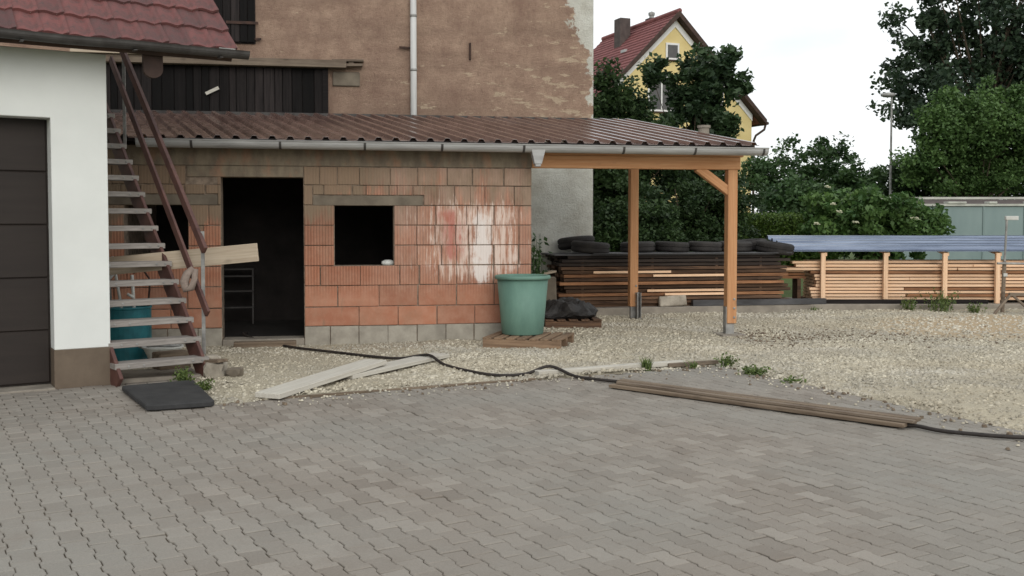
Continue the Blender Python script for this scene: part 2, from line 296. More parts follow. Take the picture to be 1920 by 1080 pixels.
# ------------------------------------------------------------------ mesh helpers
class MB:
    def __init__(s): s.v = []; s.f = []
    def add(s, vs, fs):
        o = len(s.v); s.v += [tuple(p) for p in vs]; s.f += [tuple(i + o for i in f) for f in fs]; return s
    def box(s, x0, x1, y0, y1, z0, z1, m=None):
        vs = [Vector(p) for p in ((x0, y0, z0), (x1, y0, z0), (x1, y1, z0), (x0, y1, z0), (x0, y0, z1), (x1, y0, z1), (x1, y1, z1), (x0, y1, z1))]
        if m: vs = [m @ p for p in vs]
        return s.add(vs, ((0, 3, 2, 1), (4, 5, 6, 7), (0, 1, 5, 4), (1, 2, 6, 5), (2, 3, 7, 6), (3, 0, 4, 7)))
    def bar(s, p, q, w, h, up=(0, 0, 1)):
        p, q = Vector(p), Vector(q); d = (q - p); L = d.length; d.normalize()
        up = Vector(up); sd = d.cross(up)
        if sd.length < 1e-4: sd = d.cross(Vector((0, 1, 0)))
        sd.normalize(); u = sd.cross(d)
        m = Matrix((d, -sd, u)).transposed().to_4x4(); m.translation = p
        return s.box(0, L, -w / 2, w / 2, -h / 2, h / 2, m)
    def tube(s, pts, r, n=8, cap=True):
        pts = [Vector(p) for p in pts]; k = len(pts); rs = r if isinstance(r, (list, tuple)) else [r] * k
        vs = []; prev = None
        for i, p in enumerate(pts):
            d = (pts[min(i + 1, k - 1)] - pts[max(i - 1, 0)]).normalized()
            a = prev if prev is not None else (Vector((0, 0, 1)) if abs(d.z) < .9 else Vector((1, 0, 0)))
            b = d.cross(a); b.normalize(); a = b.cross(d); a.normalize(); prev = a
            vs += [p + (a * math.cos(2 * math.pi * j / n) + b * math.sin(2 * math.pi * j / n)) * rs[i] for j in range(n)]
        fs = [(i * n + j, i * n + (j + 1) % n, (i + 1) * n + (j + 1) % n, (i + 1) * n + j) for i in range(k - 1) for j in range(n)]
        if cap: fs += [tuple(range(n))[::-1], tuple((k - 1) * n + j for j in range(n))]
        return s.add(vs, fs)
    def lathe(s, prof, n=32, c=(0, 0, 0), m=None, close=False):
        vs = []
        for r, z in prof:
            vs += [Vector((c[0] + r * math.cos(2 * math.pi * j / n), c[1] + r * math.sin(2 * math.pi * j / n), c[2] + z)) for j in range(n)]
        if m: vs = [m @ p for p in vs]
        k = len(prof)
        fs = [(i * n + j, i * n + (j + 1) % n, ((i + 1) % k) * n + (j + 1) % n, ((i + 1) % k) * n + j) for i in range(k if close else k - 1) for j in range(n)]
        if not close: fs += [tuple(range(n))[::-1], tuple((k - 1) * n + j for j in range(n))]
        return s.add(vs, fs)
    def prism(s, poly, z0, z1, m=None):
        k = len(poly); vs = [Vector((x, y, z0)) for x, y in poly] + [Vector((x, y, z1)) for x, y in poly]
        if m: vs = [m @ p for p in vs]
        return s.add(vs, [tuple(range(k))[::-1], tuple(range(k, 2 * k))] + [(i, (i + 1) % k, (i + 1) % k + k, i + k) for i in range(k)])
    def mesh(s, name, mat=None, bevel=0, smooth=False, tint=None):
        me = bpy.data.meshes.new(name); me.from_pydata(s.v, [], s.f)
        bm = bmesh.new(); bm.from_mesh(me)
        bmesh.ops.recalc_face_normals(bm, faces=bm.faces)
        if bevel: bmesh.ops.bevel(bm, geom=bm.edges[:], offset=bevel, segments=1, affect='EDGES', clamp_overlap=True)
        bm.to_mesh(me); bm.free()
        if mat: me.materials.append(M[mat])
        if smooth: me.polygons.foreach_set('use_smooth', [True] * len(me.polygons))
        if tint is not None:
            a = me.attributes.new('tint', 'FLOAT', 'FACE'); a.data.foreach_set('value', [tint] * len(me.polygons))
        return me
    def build(s, name, mat, parent=None, loc=(0, 0, 0), rz=0., bevel=0, smooth=False, tint=None, rot=None):
        return link(name, s.mesh(name, mat, bevel, smooth, tint), parent, loc, rot or (0, 0, rz))

def link(name, me, parent=None, loc=(0, 0, 0), rot=(0, 0, 0)):
    o = bpy.data.objects.new(name, me); col.objects.link(o)
    o.location = loc; o.rotation_euler = rot; o.parent = parent; return o
def tag(o, label, cat, group=None):
    o['label'] = label; o['category'] = cat
    if group: o['group'] = group
    return o
def thing(name, label, cat, loc=(0, 0, 0), rz=0., group=None):
    return tag(link(name, None, None, loc, (0, 0, rz)), label, cat, group)
def struct(o): o['kind'] = 'structure'; return o
def stuff(o): o['kind'] = 'stuff'; return o
def copy_tree(o, parent=None):
    c = o.copy(); col.objects.link(c); c.parent = parent
    for ch in o.children: copy_tree(ch, c)
    return c
def np_mesh(name, V, Fc, mat, tint=None, smooth=False):
    """V (n,3), Fc (m,k) equal-sided faces; tint per face"""
    me = bpy.data.meshes.new(name); k = Fc.shape[1]
    me.vertices.add(len(V)); me.vertices.foreach_set('co', np.ascontiguousarray(V, np.float32).ravel())
    me.loops.add(Fc.size); me.loops.foreach_set('vertex_index', np.ascontiguousarray(Fc, np.int32).ravel())
    me.polygons.add(len(Fc)); me.polygons.foreach_set('loop_start', np.arange(0, Fc.size, k, dtype=np.int32))
    me.update(calc_edges=True); me.validate()
    me.materials.append(M[mat])
    if tint is not None:
        a = me.attributes.new('tint', 'FLOAT', 'FACE'); a.data.foreach_set('value', np.ascontiguousarray(tint, np.float32))
    if smooth: me.polygons.foreach_set('use_smooth', [True] * len(me.polygons))
    return me
def inside(px, py, poly):
    x, y = np.asarray(px), np.asarray(py); r = np.zeros(x.shape, bool); j = len(poly) - 1
    for i in range(len(poly)):
        xi, yi = poly[i]; xj, yj = poly[j]
        r ^= ((yi > y) != (yj > y)) & (x < (xj - xi) * (y - yi) / (yj - yi + 1e-12) + xi); j = i
    return r
def in_view(x, y, m=.06):    # rough test whether a ground point is inside the picture
    return np.abs(np.asarray(x)) < np.asarray(y) * (.505 + m)

# frames: shed wall (10 deg), garage front (32 deg)
SH = Vector((-2.528, 12.297, 0)); SA = R(10)
se, sn = Vector((math.cos(SA), math.sin(SA), 0)), Vector((-math.sin(SA), math.cos(SA), 0))
def S(t, n, z=0.): return SH + se * t + sn * n + Vector((0, 0, z))
GC = Vector((-3.70, 9.30, 0)); GA = R(32)
ge = Vector((math.cos(GA), math.sin(GA), 0))

# ================================================================== the ground
g = MB().box(-260, 260, -60, 420, -.5, -.05).build('ground', 'grass_ground'); struct(g)
PAVE = [(-2.46, 8.29), (2.14, 10.51), (3.67, 7.20), (5.9, 2.4), (-7.5, 2.4), (-7.5, 6.93), (-3.70, 9.30), (-3.05, 9.62)]
xs = np.arange(-9, 15.01, .11); ys = np.arange(3.0, 19.01, .11)
gx, gy = np.meshgrid(xs, ys); ins = inside(gx, gy, PAVE)
def hgt(x, y):
    h = .010 * np.sin(x * 2.1 + 1.3 * y) + .008 * np.sin(3.7 * x - 2.2 * y + 1) + .006 * np.sin(5.3 * y + 4.1 * x)
    h += .10 * np.exp(-(((x - 7.2) / 1.7) ** 2 + ((y - 14.9) / .75) ** 2))
    k = np.clip((y - 15.0) / 1.2, 0, 1) * np.clip((x - 4.5) / 2, 0, 1)
    return h * np.clip((x + 4.2) / 1.0, 0, 1) + .004 + .03 * k
gz = hgt(gx, gy) + rng.normal(0, .0035, gx.shape)
near = ins.copy()
for dx, dy in ((.11, 0), (-.11, 0), (0, .11), (0, -.11)): near |= inside(gx + dx, gy + dy, PAVE)
gz = np.where(near, -.035, np.minimum(gz, np.where(inside(gx, gy - .3, PAVE) | inside(gx - .25, gy - .1, PAVE), -.004, 1)))
V = np.stack([gx.ravel(), gy.ravel(), gz.ravel()], 1); nx = len(xs)
i0 = (np.arange(len(ys) - 1)[:, None] * nx + np.arange(nx - 1)[None]).ravel()
yard = link('gravel_yard', np_mesh('gravel_yard', V, np.stack([i0, i0 + 1, i0 + nx + 1, i0 + nx], 1), 'gravel_bed', smooth=True)); struct(yard)

# loose limestone chips
def stones(N, x0, x1, y0, y1, smin, smax, keep, zoff=0.):
    px = rng.uniform(x0, x1, N); py = rng.uniform(y0, y1, N)
    k = keep(px, py) & in_view(px, py, .22) & ~inside(px, py, PAVE); px, py = px[k], py[k]; N = len(px)
    s = smin + (smax - smin) * rng.random(N) ** 2.6
    cube = np.array([(-1, -1, -.7), (1, -1, -.7), (1, 1, -.7), (-1, 1, -.7), (-.8, -.8, .7), (.8, -.8, .7), (.8, .8, .7), (-.8, .8, .7)]) * .5
    v = cube[None] * s[:, None, None] * (1 + rng.uniform(-.42, .42, (N, 8, 3))) * rng.uniform(.6, 1.25, (N, 1, 3))
    a = rng.uniform(0, 6.28, N); ca, sa = np.cos(a)[:, None], np.sin(a)[:, None]
    tl = rng.normal(0, .5, N)[:, None]
    z = v[:, :, 2] + tl * v[:, :, 0] * .6
    X = v[:, :, 0] * ca - v[:, :, 1] * sa + px[:, None]; Y = v[:, :, 0] * sa + v[:, :, 1] * ca + py[:, None]
    Z = z * .75 + (hgt(px, py) + s * .09 + zoff)[:, None]
    V = np.stack([X, Y, Z], 2).reshape(-1, 3)
    f = np.array([(4, 5, 6, 7), (0, 1, 5, 4), (1, 2, 6, 5), (2, 3, 7, 6), (3, 0, 4, 7)])
    Fc = (f[None] + (np.arange(N) * 8)[:, None, None]).reshape(-1, 4)
    return V, Fc, np.repeat(np.clip(rng.normal(.5, .28, N), 0, 1), 5)
solid = lambda x, y: ~((y > 12.35 + (x + 2.2) * .176) & (x < .3)) & ~((x < -3.0) & (y < 9.9)) & ~((y > 16.15 + (x - 1.5) * .25) & (x < 6.2)) & (y < 17.0)
A = stones(74000, -4.2, 8.0, 4.5, 12.6, .008, .034, solid)
Bs = stones(72000, -1, 12.5, 9.0, 17.2, .010, .042, lambda x, y: solid(x, y) & (rng.random(len(x)) > np.clip((x - 5.2) * .25, 0, .6)))
V = np.concatenate([A[0], Bs[0]]); Fc = np.concatenate([A[1], Bs[1] + len(A[0])]); T = np.concatenate([A[2], Bs[2]])
gr = stuff(tag(link('gravel', np_mesh('gravel', V, Fc, 'gravel', T)), 'loose pale limestone gravel spread over the building yard', 'gravel'))
D = stones(26000, 2.9, 8.0, 11.0, 15.4, .006, .030, lambda x, y: solid(x, y) & (rng.random(len(x)) < np.exp(-((y - 12.95 - .12 * np.sin(x * 2)) / .6) ** 2) * np.exp(-np.clip(x - 3.5, 0, 9) * .8) * .55), .007)
stuff(tag(link('dark_rubble', np_mesh('dark_rubble', D[0], D[1], 'gravel_dark', D[2])), 'dark brown crumbs of rubble strewn beside the front carport post', 'rubble'))

def stray(N, s0, s1):
    u = rng.random(N); w = np.abs(rng.normal(0, .22, N)); e1 = rng.random(N) < .45
    X = np.where(e1, -2.46 + 4.6 * u + .435 * w, 2.14 + 2.2 * u - .907 * w); Y = np.where(e1, 8.29 + 2.22 * u - .9 * w, 10.51 - 4.75 * u - .42 * w)
    s = rng.uniform(s0, s1, N); b = np.array([(-1, -1, -.6), (1, -1, -.6), (1, 1, -.6), (-1, 1, -.6), (-.7, -.7, .6), (.7, -.7, .6), (.7, .7, .6), (-.7, .7, .6)]) * .5
    V = b[None] * s[:, None, None] * (1 + rng.uniform(-.4, .4, (N, 8, 3))) + np.stack([X, Y, .002 + s * .2], 1)[:, None]
    f = np.array([(4, 5, 6, 7), (0, 1, 5, 4), (1, 2, 6, 5), (2, 3, 7, 6), (3, 0, 4, 7)])
    return V.reshape(-1, 3), (f[None] + (np.arange(N) * 8)[:, None, None]).reshape(-1, 4), np.repeat(rng.random(N), 5)
q = stray(420, .006, .022); stuff(tag(link('stray_chips', np_mesh('stray_chips', q[0], q[1], 'gravel', q[2])), 'scattered pale stone chips kicked onto the edge of the paving', 'gravel'))
q = stray(150, .008, .03); stuff(tag(link('moss_crumbs', np_mesh('moss_crumbs', q[0], q[1], 'gravel_dark', q[2])), 'dark crumbs of moss and dirt scattered on the paving edge', 'dirt'))
# interlocking pavers
bed = MB().prism(PAVE, -.06, -.012).build('paving', 'joint'); struct(bed)
LU, WV = .190, .112
def paver_outline():      # double-T block: wide ends, narrow waist
    a = .0068; hl, hw = LU / 2 - .0030, WV / 2 - .0024
    us = [-1, -.60, -.38, .38, .60, 1]; w = [a, a, -a, -a, a, a]
    return np.array([(u * hl, -hw - q) for u, q in zip(us, w)] + [(u * hl, hw + q) for u, q in zip(us, w)][::-1])
PO = paver_outline(); NP_ = len(PO)
inner = PO * np.array([1 - .009 / LU, 1 - .009 / WV])
ring = np.concatenate([np.c_[PO, np.full(NP_, -.03)], np.c_[PO, np.full(NP_, -.004)], np.c_[inner, np.zeros(NP_)]])
PF = [(i, (i + 1) % NP_, NP_ + (i + 1) % NP_, NP_ + i) for i in range(NP_)] + [(NP_ + i, NP_ + (i + 1) % NP_, 2 * NP_ + (i + 1) % NP_, 2 * NP_ + i) for i in range(NP_)] + [tuple(range(2 * NP_, 3 * NP_))]
def paver_verts(cx, cy, ang):
    v = ring.copy(); v[:, 2] += rng.normal(0, .0014) + v[:, 0] * rng.normal(0, .008) + v[:, 1] * rng.normal(0, .012)
    v[:, 2] = np.minimum(v[:, 2], .004)
    ang += rng.normal(0, .006); ca, sa = math.cos(ang), math.sin(ang); cx += rng.normal(0, .0007); cy += rng.normal(0, .0007)
    return np.c_[v[:, 0] * ca - v[:, 1] * sa + cx, v[:, 0] * sa + v[:, 1] * ca + cy, v[:, 2] - .004]
def half(p, q, m):      # inward half-plane left of p->q direction, moved in by m
    d = np.array(q) - np.array(p); d /= np.linalg.norm(d); nn = np.array([d[1], -d[0]]); return np.array(p) + nn * m, nn
HB1 = half((-2.46, 8.29), (2.14, 10.51), .012); HB2 = half((2.14, 10.51), (5.9, 2.4), .012); HB3 = half((-3.05, 9.62), (-2.46, 8.29), .012)
HB3 = (HB3[0] - 2 * .012 * HB3[1], -HB3[1]) if np.dot(np.array([-4, 8]) - HB3[0], HB3[1]) < 0 else HB3
GN = np.array([math.sin(GA), -math.cos(GA)]); g0 = np.array([GC.x, GC.y])
HS_OUT = (g0 + GN * 1.228, GN); HS_IN = (g0 + GN * 1.222, -GN); HWALL = (g0 + GN * .012, GN)
def clamp(v, planes):
    for p, nn in planes:
        d = (v[:, :2] - p) @ nn; v[:, :2] += np.where(d < 0, -d, 0)[:, None] * nn[None]
    return v
def sd_(c, h): return float((np.array(c) - h[0]) @ h[1])
pav = []
UA = R(121)           # rows run away from the garage
def strip_dist(x, y):  # distance in front of the garage wall line
    return (x - GC.x) * math.sin(GA) - (y - GC.y) * math.cos(GA)
for rot, sel in ((UA, lambda x, y: strip_dist(x, y) > 1.18), (UA + math.pi / 2, lambda x, y: strip_dist(x, y) <= 1.27 and strip_dist(x, y) > -.04)):
    u = np.array([math.cos(rot), math.sin(rot)]); v = np.array([-u[1], u[0]])
    for j in range(-90, 100):
        for i in range(-50, 52):
            p = np.array([0, 6.5]) + u * (i + .5 * (j % 2)) * LU + v * j * WV
            if p[1] < 3.2 or abs(p[0]) > p[1] * .56 + 1.7: continue
            if not sel(p[0], p[1]): continue
            left = sd_(p, HB3) > 0
            if rot == UA: pl_ = [HS_OUT] + (([HB3] if p[1] > 8.24 else []) if left else [HB1, HB2])
            else: pl_ = [HS_IN, HB3, HWALL]
            if min(sd_(p, h) for h in pl_) < -.035: continue
            pav.append((p[0], p[1], rot, pl_))
pav.sort(key=lambda q: (0 if (abs(q[0]) < q[1] * .49 and q[1] > 4.45) else 1, q[1]))
big = [], [], []
for k, (x, y, a, pl_) in enumerate(pav):
    v = clamp(paver_verts(x, y, a), pl_); t = float(np.clip(rng.normal(.5, .26), 0, 1))
    if k < 300:
        me = bpy.data.meshes.new('paver'); me.from_pydata(v.tolist(), [], PF); me.materials.append(M['paver'])
        at = me.attributes.new('tint', 'FLOAT', 'FACE'); at.data.foreach_set('value', [t] * len(PF))
        link('paver', me, bed)
    else:
        o = len(big[0]); big[0].extend(v.tolist()); big[1].extend([tuple(q + o for q in f) for f in PF]); big[2].extend([t] * len(PF))
me = bpy.data.meshes.new('pavers'); me.from_pydata(big[0], [], big[1]); me.materials.append(M['paver'])
at = me.attributes.new('tint', 'FLOAT', 'FACE'); at.data.foreach_set('value', big[2])
stuff(link('pavers', me, bed))

# ================================================================== barn
BN = 4.3
barn = thing('barn', 'tall old barn with rough brown rendered wall behind the shed', 'barn', S(0, BN), SA)
MB().box(-8, 4.73, 0, 7, -.1, 8.2).build('wall', 'barn', barn)
rf = MB().prism([(-8.3, 0), (5.0, 0), (5.0, 1), (-8.3, 1)], 0, .01)
rm = MB(); rm.add([(-8.3, -.4, 8.0), (5.05, -.4, 8.0), (5.05, 3.5, 11.2), (-8.3, 3.5, 11.2), (-8.3, 7.4, 8.0), (5.05, 7.4, 8.0), (-8.3, -.4, 8.12), (5.05, -.4, 8.12), (5.05, 3.5, 11.34), (-8.3, 3.5, 11.34), (-8.3, 7.4, 8.12), (5.05, 7.4, 8.12)],
       [(0, 1, 2, 3), (3, 2, 5, 4), (6, 7, 8, 9), (9, 8, 11, 10), (0, 1, 7, 6), (4, 5, 11, 10), (1, 2, 8, 7), (2, 5, 11, 8), (0, 3, 9, 6), (3, 4, 10, 9)])
rm.build('roof', 'house_roof', barn)
for x0, x1 in ((-8, 4.73),):
    MB().add([(4.728, .001, 8.2), (4.728, 6.999, 8.2), (4.728, 3.5, 11.1)], [(0, 1, 2)]).build('gable', 'barn', barn)
# plank gate under a ledge
pl = MB().box(-3.6, .27, -.03, .02, 3.05, 3.99).build('plank_hatch', 'dark_wood', barn)
x = -3.6; k = 0
while x < .2:
    w = random.uniform(.10, .19); w = min(w, .25 - x)
    if w < .05: break
    dp = -.045 - random.random() * .025
    MB().box(0, .93, -w / 2 + .006, w / 2 - .006, -.012, .012).build('plank', 'dark_wood', pl, (x + w / 2, dp, 3.05), rot=(R(90), R(-90), 0), bevel=.002); x += w
MB().box(.20, .29, -.10, -.0, 3.05, 3.985).build('jamb', 'dark_wood', barn, bevel=.004)
lg = MB().bar((-3.6, -.12, 4.03), (.58, -.12, 4.03), .2, .12).build('ledge', 'grey_wood', barn, bevel=.006)
MB().bar((-3.6, -.17, 4.135), (-1.2, -.17, 4.125), .2, .075).build('ledge_cover', 'stair_plank', barn, bevel=.004)
MB().bar((.35, -.10, 4.09), (.86, -.10, 4.10), .16, .035).bar((.40, -.10, 4.02), (.84, -.10, 4.03), .14, .04).bar((.62, -.10, 4.055), (.70, -.10, 4.055), .1, .05).build('broken_beam_end', 'grey_wood', barn, bevel=.003)
MB().box(.36, .80, -.035, .01, 3.70, 3.93).build('patch', 'concrete_dark', barn, bevel=.012)
MB().bar((-1.62, -.10, 3.52), (-1.42, -.10, 3.62), .03, .05).build('batten', 'pale_plank', barn)
# shutter window
sh = MB().box(-1.50, -.85, -.03, .02, 4.34, 5.8).build('shutter', 'dark_wood', barn)
x = -1.48
for w in (.13, .12, .14, .12, .11):
    MB().box(0, 1.42, -w / 2 + .006, w / 2 - .006, -.014, .014).build('plank', 'dark_wood', sh, (x + w / 2, -.055, 4.36), rot=(R(90), R(-90), 0), bevel=.003); x += w
MB().bar((-1.3, -.085, 4.66), (-.80, -.085, 4.66), .012, .045).build('strap_hinge', 'iron', sh)
MB().bar((-.86, -.05, 4.41), (-.76, -.05, 4.415), .03, .03).build('shutter_hook', 'iron', barn)
# downpipe and brackets
MB().tube([(1.67, -.09, .2), (1.67, -.09, 8.05)], .052, 14).build('downpipe', 'pipe', barn, smooth=True)
for z in (3.98, 4.86): MB().tube([(1.67, -.09, z - .02), (1.67, -.09, z + .02)], .058, 14).build('pipe_clip', 'galv', barn, smooth=True)
MB().bar((1.44, -.05, 4.35), (1.64, -.05, 4.345), .03, .03).build('iron_pin', 'iron', barn)
MB().box(2.60, 2.63, -.045, .01, 4.18, 4.46).build('wall_anchor', 'iron', barn, bevel=.004)

# ================================================================== shed with carport
shed = thing('shed', 'low shed of orange hollow clay blocks with brown metal lean-to roof', 'shed', SH, SA)
def T(x): u = x - 30; return .007 + .002353 * u + 8.08e-8 * u * u
ops = [(-.965, .0, .06, 2.03), (.37, 1.088, .957, 1.692), (-2.07, -1.347, .957, 1.695)]
cx = sorted({-2.36, 2.815} | {v for o in ops for v in o[:2]}); cz = sorted({0, 2.17} | {v for o in ops for v in o[2:]})
core = MB()
for i in range(len(cx) - 1):
    for j in range(len(cz) - 1):
        mx_, mz_ = (cx[i] + cx[i + 1]) / 2, (cz[j] + cz[j + 1]) / 2
        if any(o[0] < mx_ < o[1] and o[2] < mz_ < o[3] for o in ops): continue
        core.box(cx[i], cx[i + 1], .017, .24, cz[j], cz[j + 1])
bm = bmesh.new(); me = core.mesh('front_wall', 'mortar'); bm.from_mesh(me)
bmesh.ops.remove_doubles(bm, verts=bm.verts, dist=1e-4)
# drop the hidden faces between cells
from collections import Counter
key = lambda f: tuple(sorted(v.index for v in f.verts))
bm.verts.index_update(); cnt = Counter(key(f) for f in bm.faces)
bmesh.ops.delete(bm, geom=[f for f in bm.faces if cnt[key(f)] > 1], context='FACES')
bmesh.ops.recalc_face_normals(bm, faces=bm.faces); bm.to_mesh(me); bm.free()
fw = link('front_wall', me, shed)
Z = [.22, .455, .715, .957, 1.205, 1.452, 1.695, 1.94, 2.165]
def brick(x0, x1, z0, z1, mat='brick', name='brick'):
    if x1 - x0 < .03: return
    g = .0045; dp = max(-.011, min(.005, random.gauss(-.002, .0045)))
    m = MB(); j = lambda: random.gauss(0, .0018)
    gx_ = random.choice((.004, .004, .004, .011)) if x1 - x0 > .15 else .004
    a, b, c_, d_ = x0 + .004 + j(), x1 - gx_ + j(), z0 + g + j(), z1 - g + j()
    m.box(a, b, dp, .09, c_, d_)
    if name == 'brick':
        tl = random.gauss(0, .006); m.v = [(x_ + (z_ - c_) * tl * .4, y_, z_ + (x_ - a) * tl * .25) for x_, y_, z_ in m.v]
    m.build(name, mat, fw, bevel=.005, tint=min(1, max(0, random.gauss(.5, .28))))
rows = {0: [[30, 305, 503, 700, 892, 1090, 1180]], 1: [[30, 197, 407, 605, 800, 990, 1180]],
        2: [[30, 110, 312, 512, 612, 710, 800, 862, 990, 1110, 1180]],
        3: [[30, 184], [485, 600, 725, 800, 865, 990, 1115, 1180]], 4: [[30, 184], [485, 597, 690, 795, 860, 900, 975, 1115, 1180]],
        5: [[30, 184], [485, 600, 695, 850, 905, 990, 1115, 1180]], 7: [[30, 110, 200, 310, 465, 605, 753, 880, 1040, 1180]]}
fix = lambda x: {30: .002, 184: .368, 485: 1.09, 1180: 2.82}.get(x, T(x))
for r, segs in rows.items():
    for sg in segs:
        for a, b in zip(sg, sg[1:]): brick(fix(a), fix(b), Z[r], Z[r + 1] if not (r == 7) else 2.165)
brick(.002, .11, 1.695, 1.94)
for a, b in zip([75, 130, 275, 345, 460, 500, 580, 640], [130, 275, 345, 460, 500, 580, 640]): brick(T(a), T(b), 1.818, 1.94)
for a, b in zip([635, 790, 870, 945, 1090], [790, 870, 945, 1090, 1180]): brick(max(T(a), 1.45), fix(b), 1.695, 1.94)
for sg, zs in (([-2.36, -2.05, -1.56, -1.18, -.967], (0, 2)), ([-2.36, -2.20, -1.80, -1.36, -.967], (1,))):
    for r in zs:
        for a, b in zip(sg, sg[1:]): brick(a, b, Z[r], Z[r + 1])
for r in (3, 4, 5):
    for a, b in ((-2.36, -2.072), (-1.345, -1.17 + .06 * (r % 2)), (-1.17 + .06 * (r % 2), -.967)): brick(a, b, Z[r], Z[r + 1])
for a, b in ((-2.36, -2.317), (-1.0, -.967)): brick(a, b, 1.695, 1.94)
for a, b in zip([-2.32, -2.1, -1.88, -1.62, -1.38, -1.14, -.967], [-2.1, -1.88, -1.62, -1.38, -1.14, -.967]): brick(a, b, 1.823, 1.94)
for a, b in zip([-2.36, -2.2, -1.9, -1.55, -1.36], [-2.2, -1.9, -1.55, -1.36]): brick(a, b, 1.94, 2.165)
for xs_ in ([-2.36, -1.95, -1.6, -1.25, -.967], [.002, .31, .657, 1.014, 1.372, 1.729, 2.084, 2.45, 2.82]):
    for a, b in zip(xs_, xs_[1:]): brick(a, b, -.06, .22, 'block', 'concrete_block')
MB().box(-1.35, .002, -.003, .1, 2.033, 2.163).build('door_lintel', 'ring', fw, bevel=.003)
MB().box(-1.0, -.967, -.002, .1, 1.943, 2.03).build('mortar_patch', 'ring', fw)
MB().box(.115, 1.445, -.004, .2, 1.694, 1.814).build('window_lintel', 'concrete_dark', fw, bevel=.004)
MB().box(-2.315, -1.005, -.004, .2, 1.697, 1.819).build('window_lintel', 'concrete_dark', fw, bevel=.004)
MB().box(-2.362, 2.822, -.003, .243, 2.168, 2.40).build('ring_beam', 'ring', shed, bevel=.006)
# side walls, floor, inner lining
for x0, x1 in ((-2.36, -2.13), (2.575, 2.81)):
    MB().prism([(.243, 0), (2.70, 0), (2.70, 2.97), (.243, 2.49)], x0, x1, Matrix(((0, 0, 1, 0), (1, 0, 0, 0), (0, 1, 0, 0), (0, 0, 0, 1)))).build('side_wall', 'mortar', shed)
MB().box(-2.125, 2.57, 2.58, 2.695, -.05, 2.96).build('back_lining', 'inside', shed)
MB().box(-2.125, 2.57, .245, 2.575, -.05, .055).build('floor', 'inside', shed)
MB().box(-.963, -.002, -.02, .30, -.05, .078).build('threshold', 'concrete', shed, bevel=.006)
# lean-to roof: ribs run askew to the eave
SHEAR, Z0, Z1, N0, RB = -.80, 2.455, 3.045, -.28, 2.75
def roofpt(t, q, h=0.): return (t + SHEAR * q, N0 + (RB - N0) * q, Z0 + (Z1 - Z0) * q + h)
roof = link('roof', None, shed)
PITCH = .207; RIB = .038
def sheet(t0, ribs, name, lift):
    prof = []
    for k in range(ribs):
        b = t0 + k * PITCH
        prof += [(b, 0), (b + .105, 0), (b + .128, RIB), (b + .176, RIB), (b + .199, 0)]
    prof.append((t0 + ribs * PITCH + .02, 0))
    vs = []; 
    for q in (0, .33, .66, 1.0):
        for t, h in prof: vs.append(roofpt(t, q, h + lift))
    k = len(prof); nq = 4
    o = len(vs); vs += [(x, y, z - .006) for x, y, z in vs]
    fs = [(r * k + i, r * k + i + 1, (r + 1) * k + i + 1, (r + 1) * k + i) for r in range(nq - 1) for i in range(k - 1)]
    fs += [tuple(o + i for i in f)[::-1] for f in fs]
    fs += [(i, i + 1, o + i + 1, o + i) for i in range(k - 1)] + [((nq - 1) * k + i + 1, (nq - 1) * k + i, o + (nq - 1) * k + i, o + (nq - 1) * k + i + 1) for i in range(k - 1)]
    return MB().add(vs, fs).build(name, 'roof_sheet', roof)
t0 = -2.36
for i in range(8):
    nr = 5 if i < 7 else 4
    sheet(t0, nr, 'roof_sheet', .012 + (.004 if i % 2 else 0)); t0 += nr * PITCH
TEND = t0 + .02
# rafters and purlins under the sheet
for k in range(9):
    t = -1.7 + k * .93
    if t > TEND - .15: t = TEND - .15
    MB().bar(roofpt(t, .07, -.055), roofpt(t, .97, -.055), .08, .09).build('rafter', 'post_wood', roof, bevel=.004)
MB().bar(roofpt(-2.3, .02, -.012), roofpt(TEND - .05, .02, -.012), .03, .05).build('eave_board', 'dark_wood', roof)
MB().bar(roofpt(-2.3, .99, .0), roofpt(TEND - .05, .99, .0), .05, .10).build('back_board', 'dark_metal', roof)
vt = MB(); vm = Matrix.Translation(roofpt(5.80, .42, .0)); vt.lathe([(.075, -.02), (.075, .10), (.092, .10), (.092, .135), (.02, .14)], 16, m=vm).build('roof_vent', 'concrete', roof, smooth=False)
# front gutter
gut = link('gutter', None, shed)
m = MB(); pts = []; 
GT0, GT1 = -1.86, TEND + .08
def gsec(r): return [(r * math.cos(a), r * math.sin(a)) for a in [math.pi + math.pi * i / 10 for i in range(11)]]
sec = gsec(.080) + [(.072, 0.0)] + gsec(.072)[::-1][1:] + [(-.088, .004), (-.092, .018)]
vs = []
for t in np.linspace(GT0, GT1, 14):
    sag = -.02 * math.sin((t - GT0) / (GT1 - GT0) * math.pi) * 0
    for a, b in sec: vs.append((t, N0 - .035 + a, 2.432 + b - .016 * (t - GT0) / (GT1 - GT0)))
k = len(sec)
fs = [(r * k + i, r * k + (i + 1) % k, (r + 1) * k + (i + 1) % k, (r + 1) * k + i) for r in range(13) for i in range(k)]
m.add(vs, fs)
for t, fl in ((GT0, 1), (GT1, 0)):
    m.add([(t, N0 - .035 + a, 2.432 - .016 * (t - GT0) / (GT1 - GT0) + b) for a, b in gsec(.080)], [tuple(range(11))])
m.build('channel', 'zinc', gut, smooth=False)
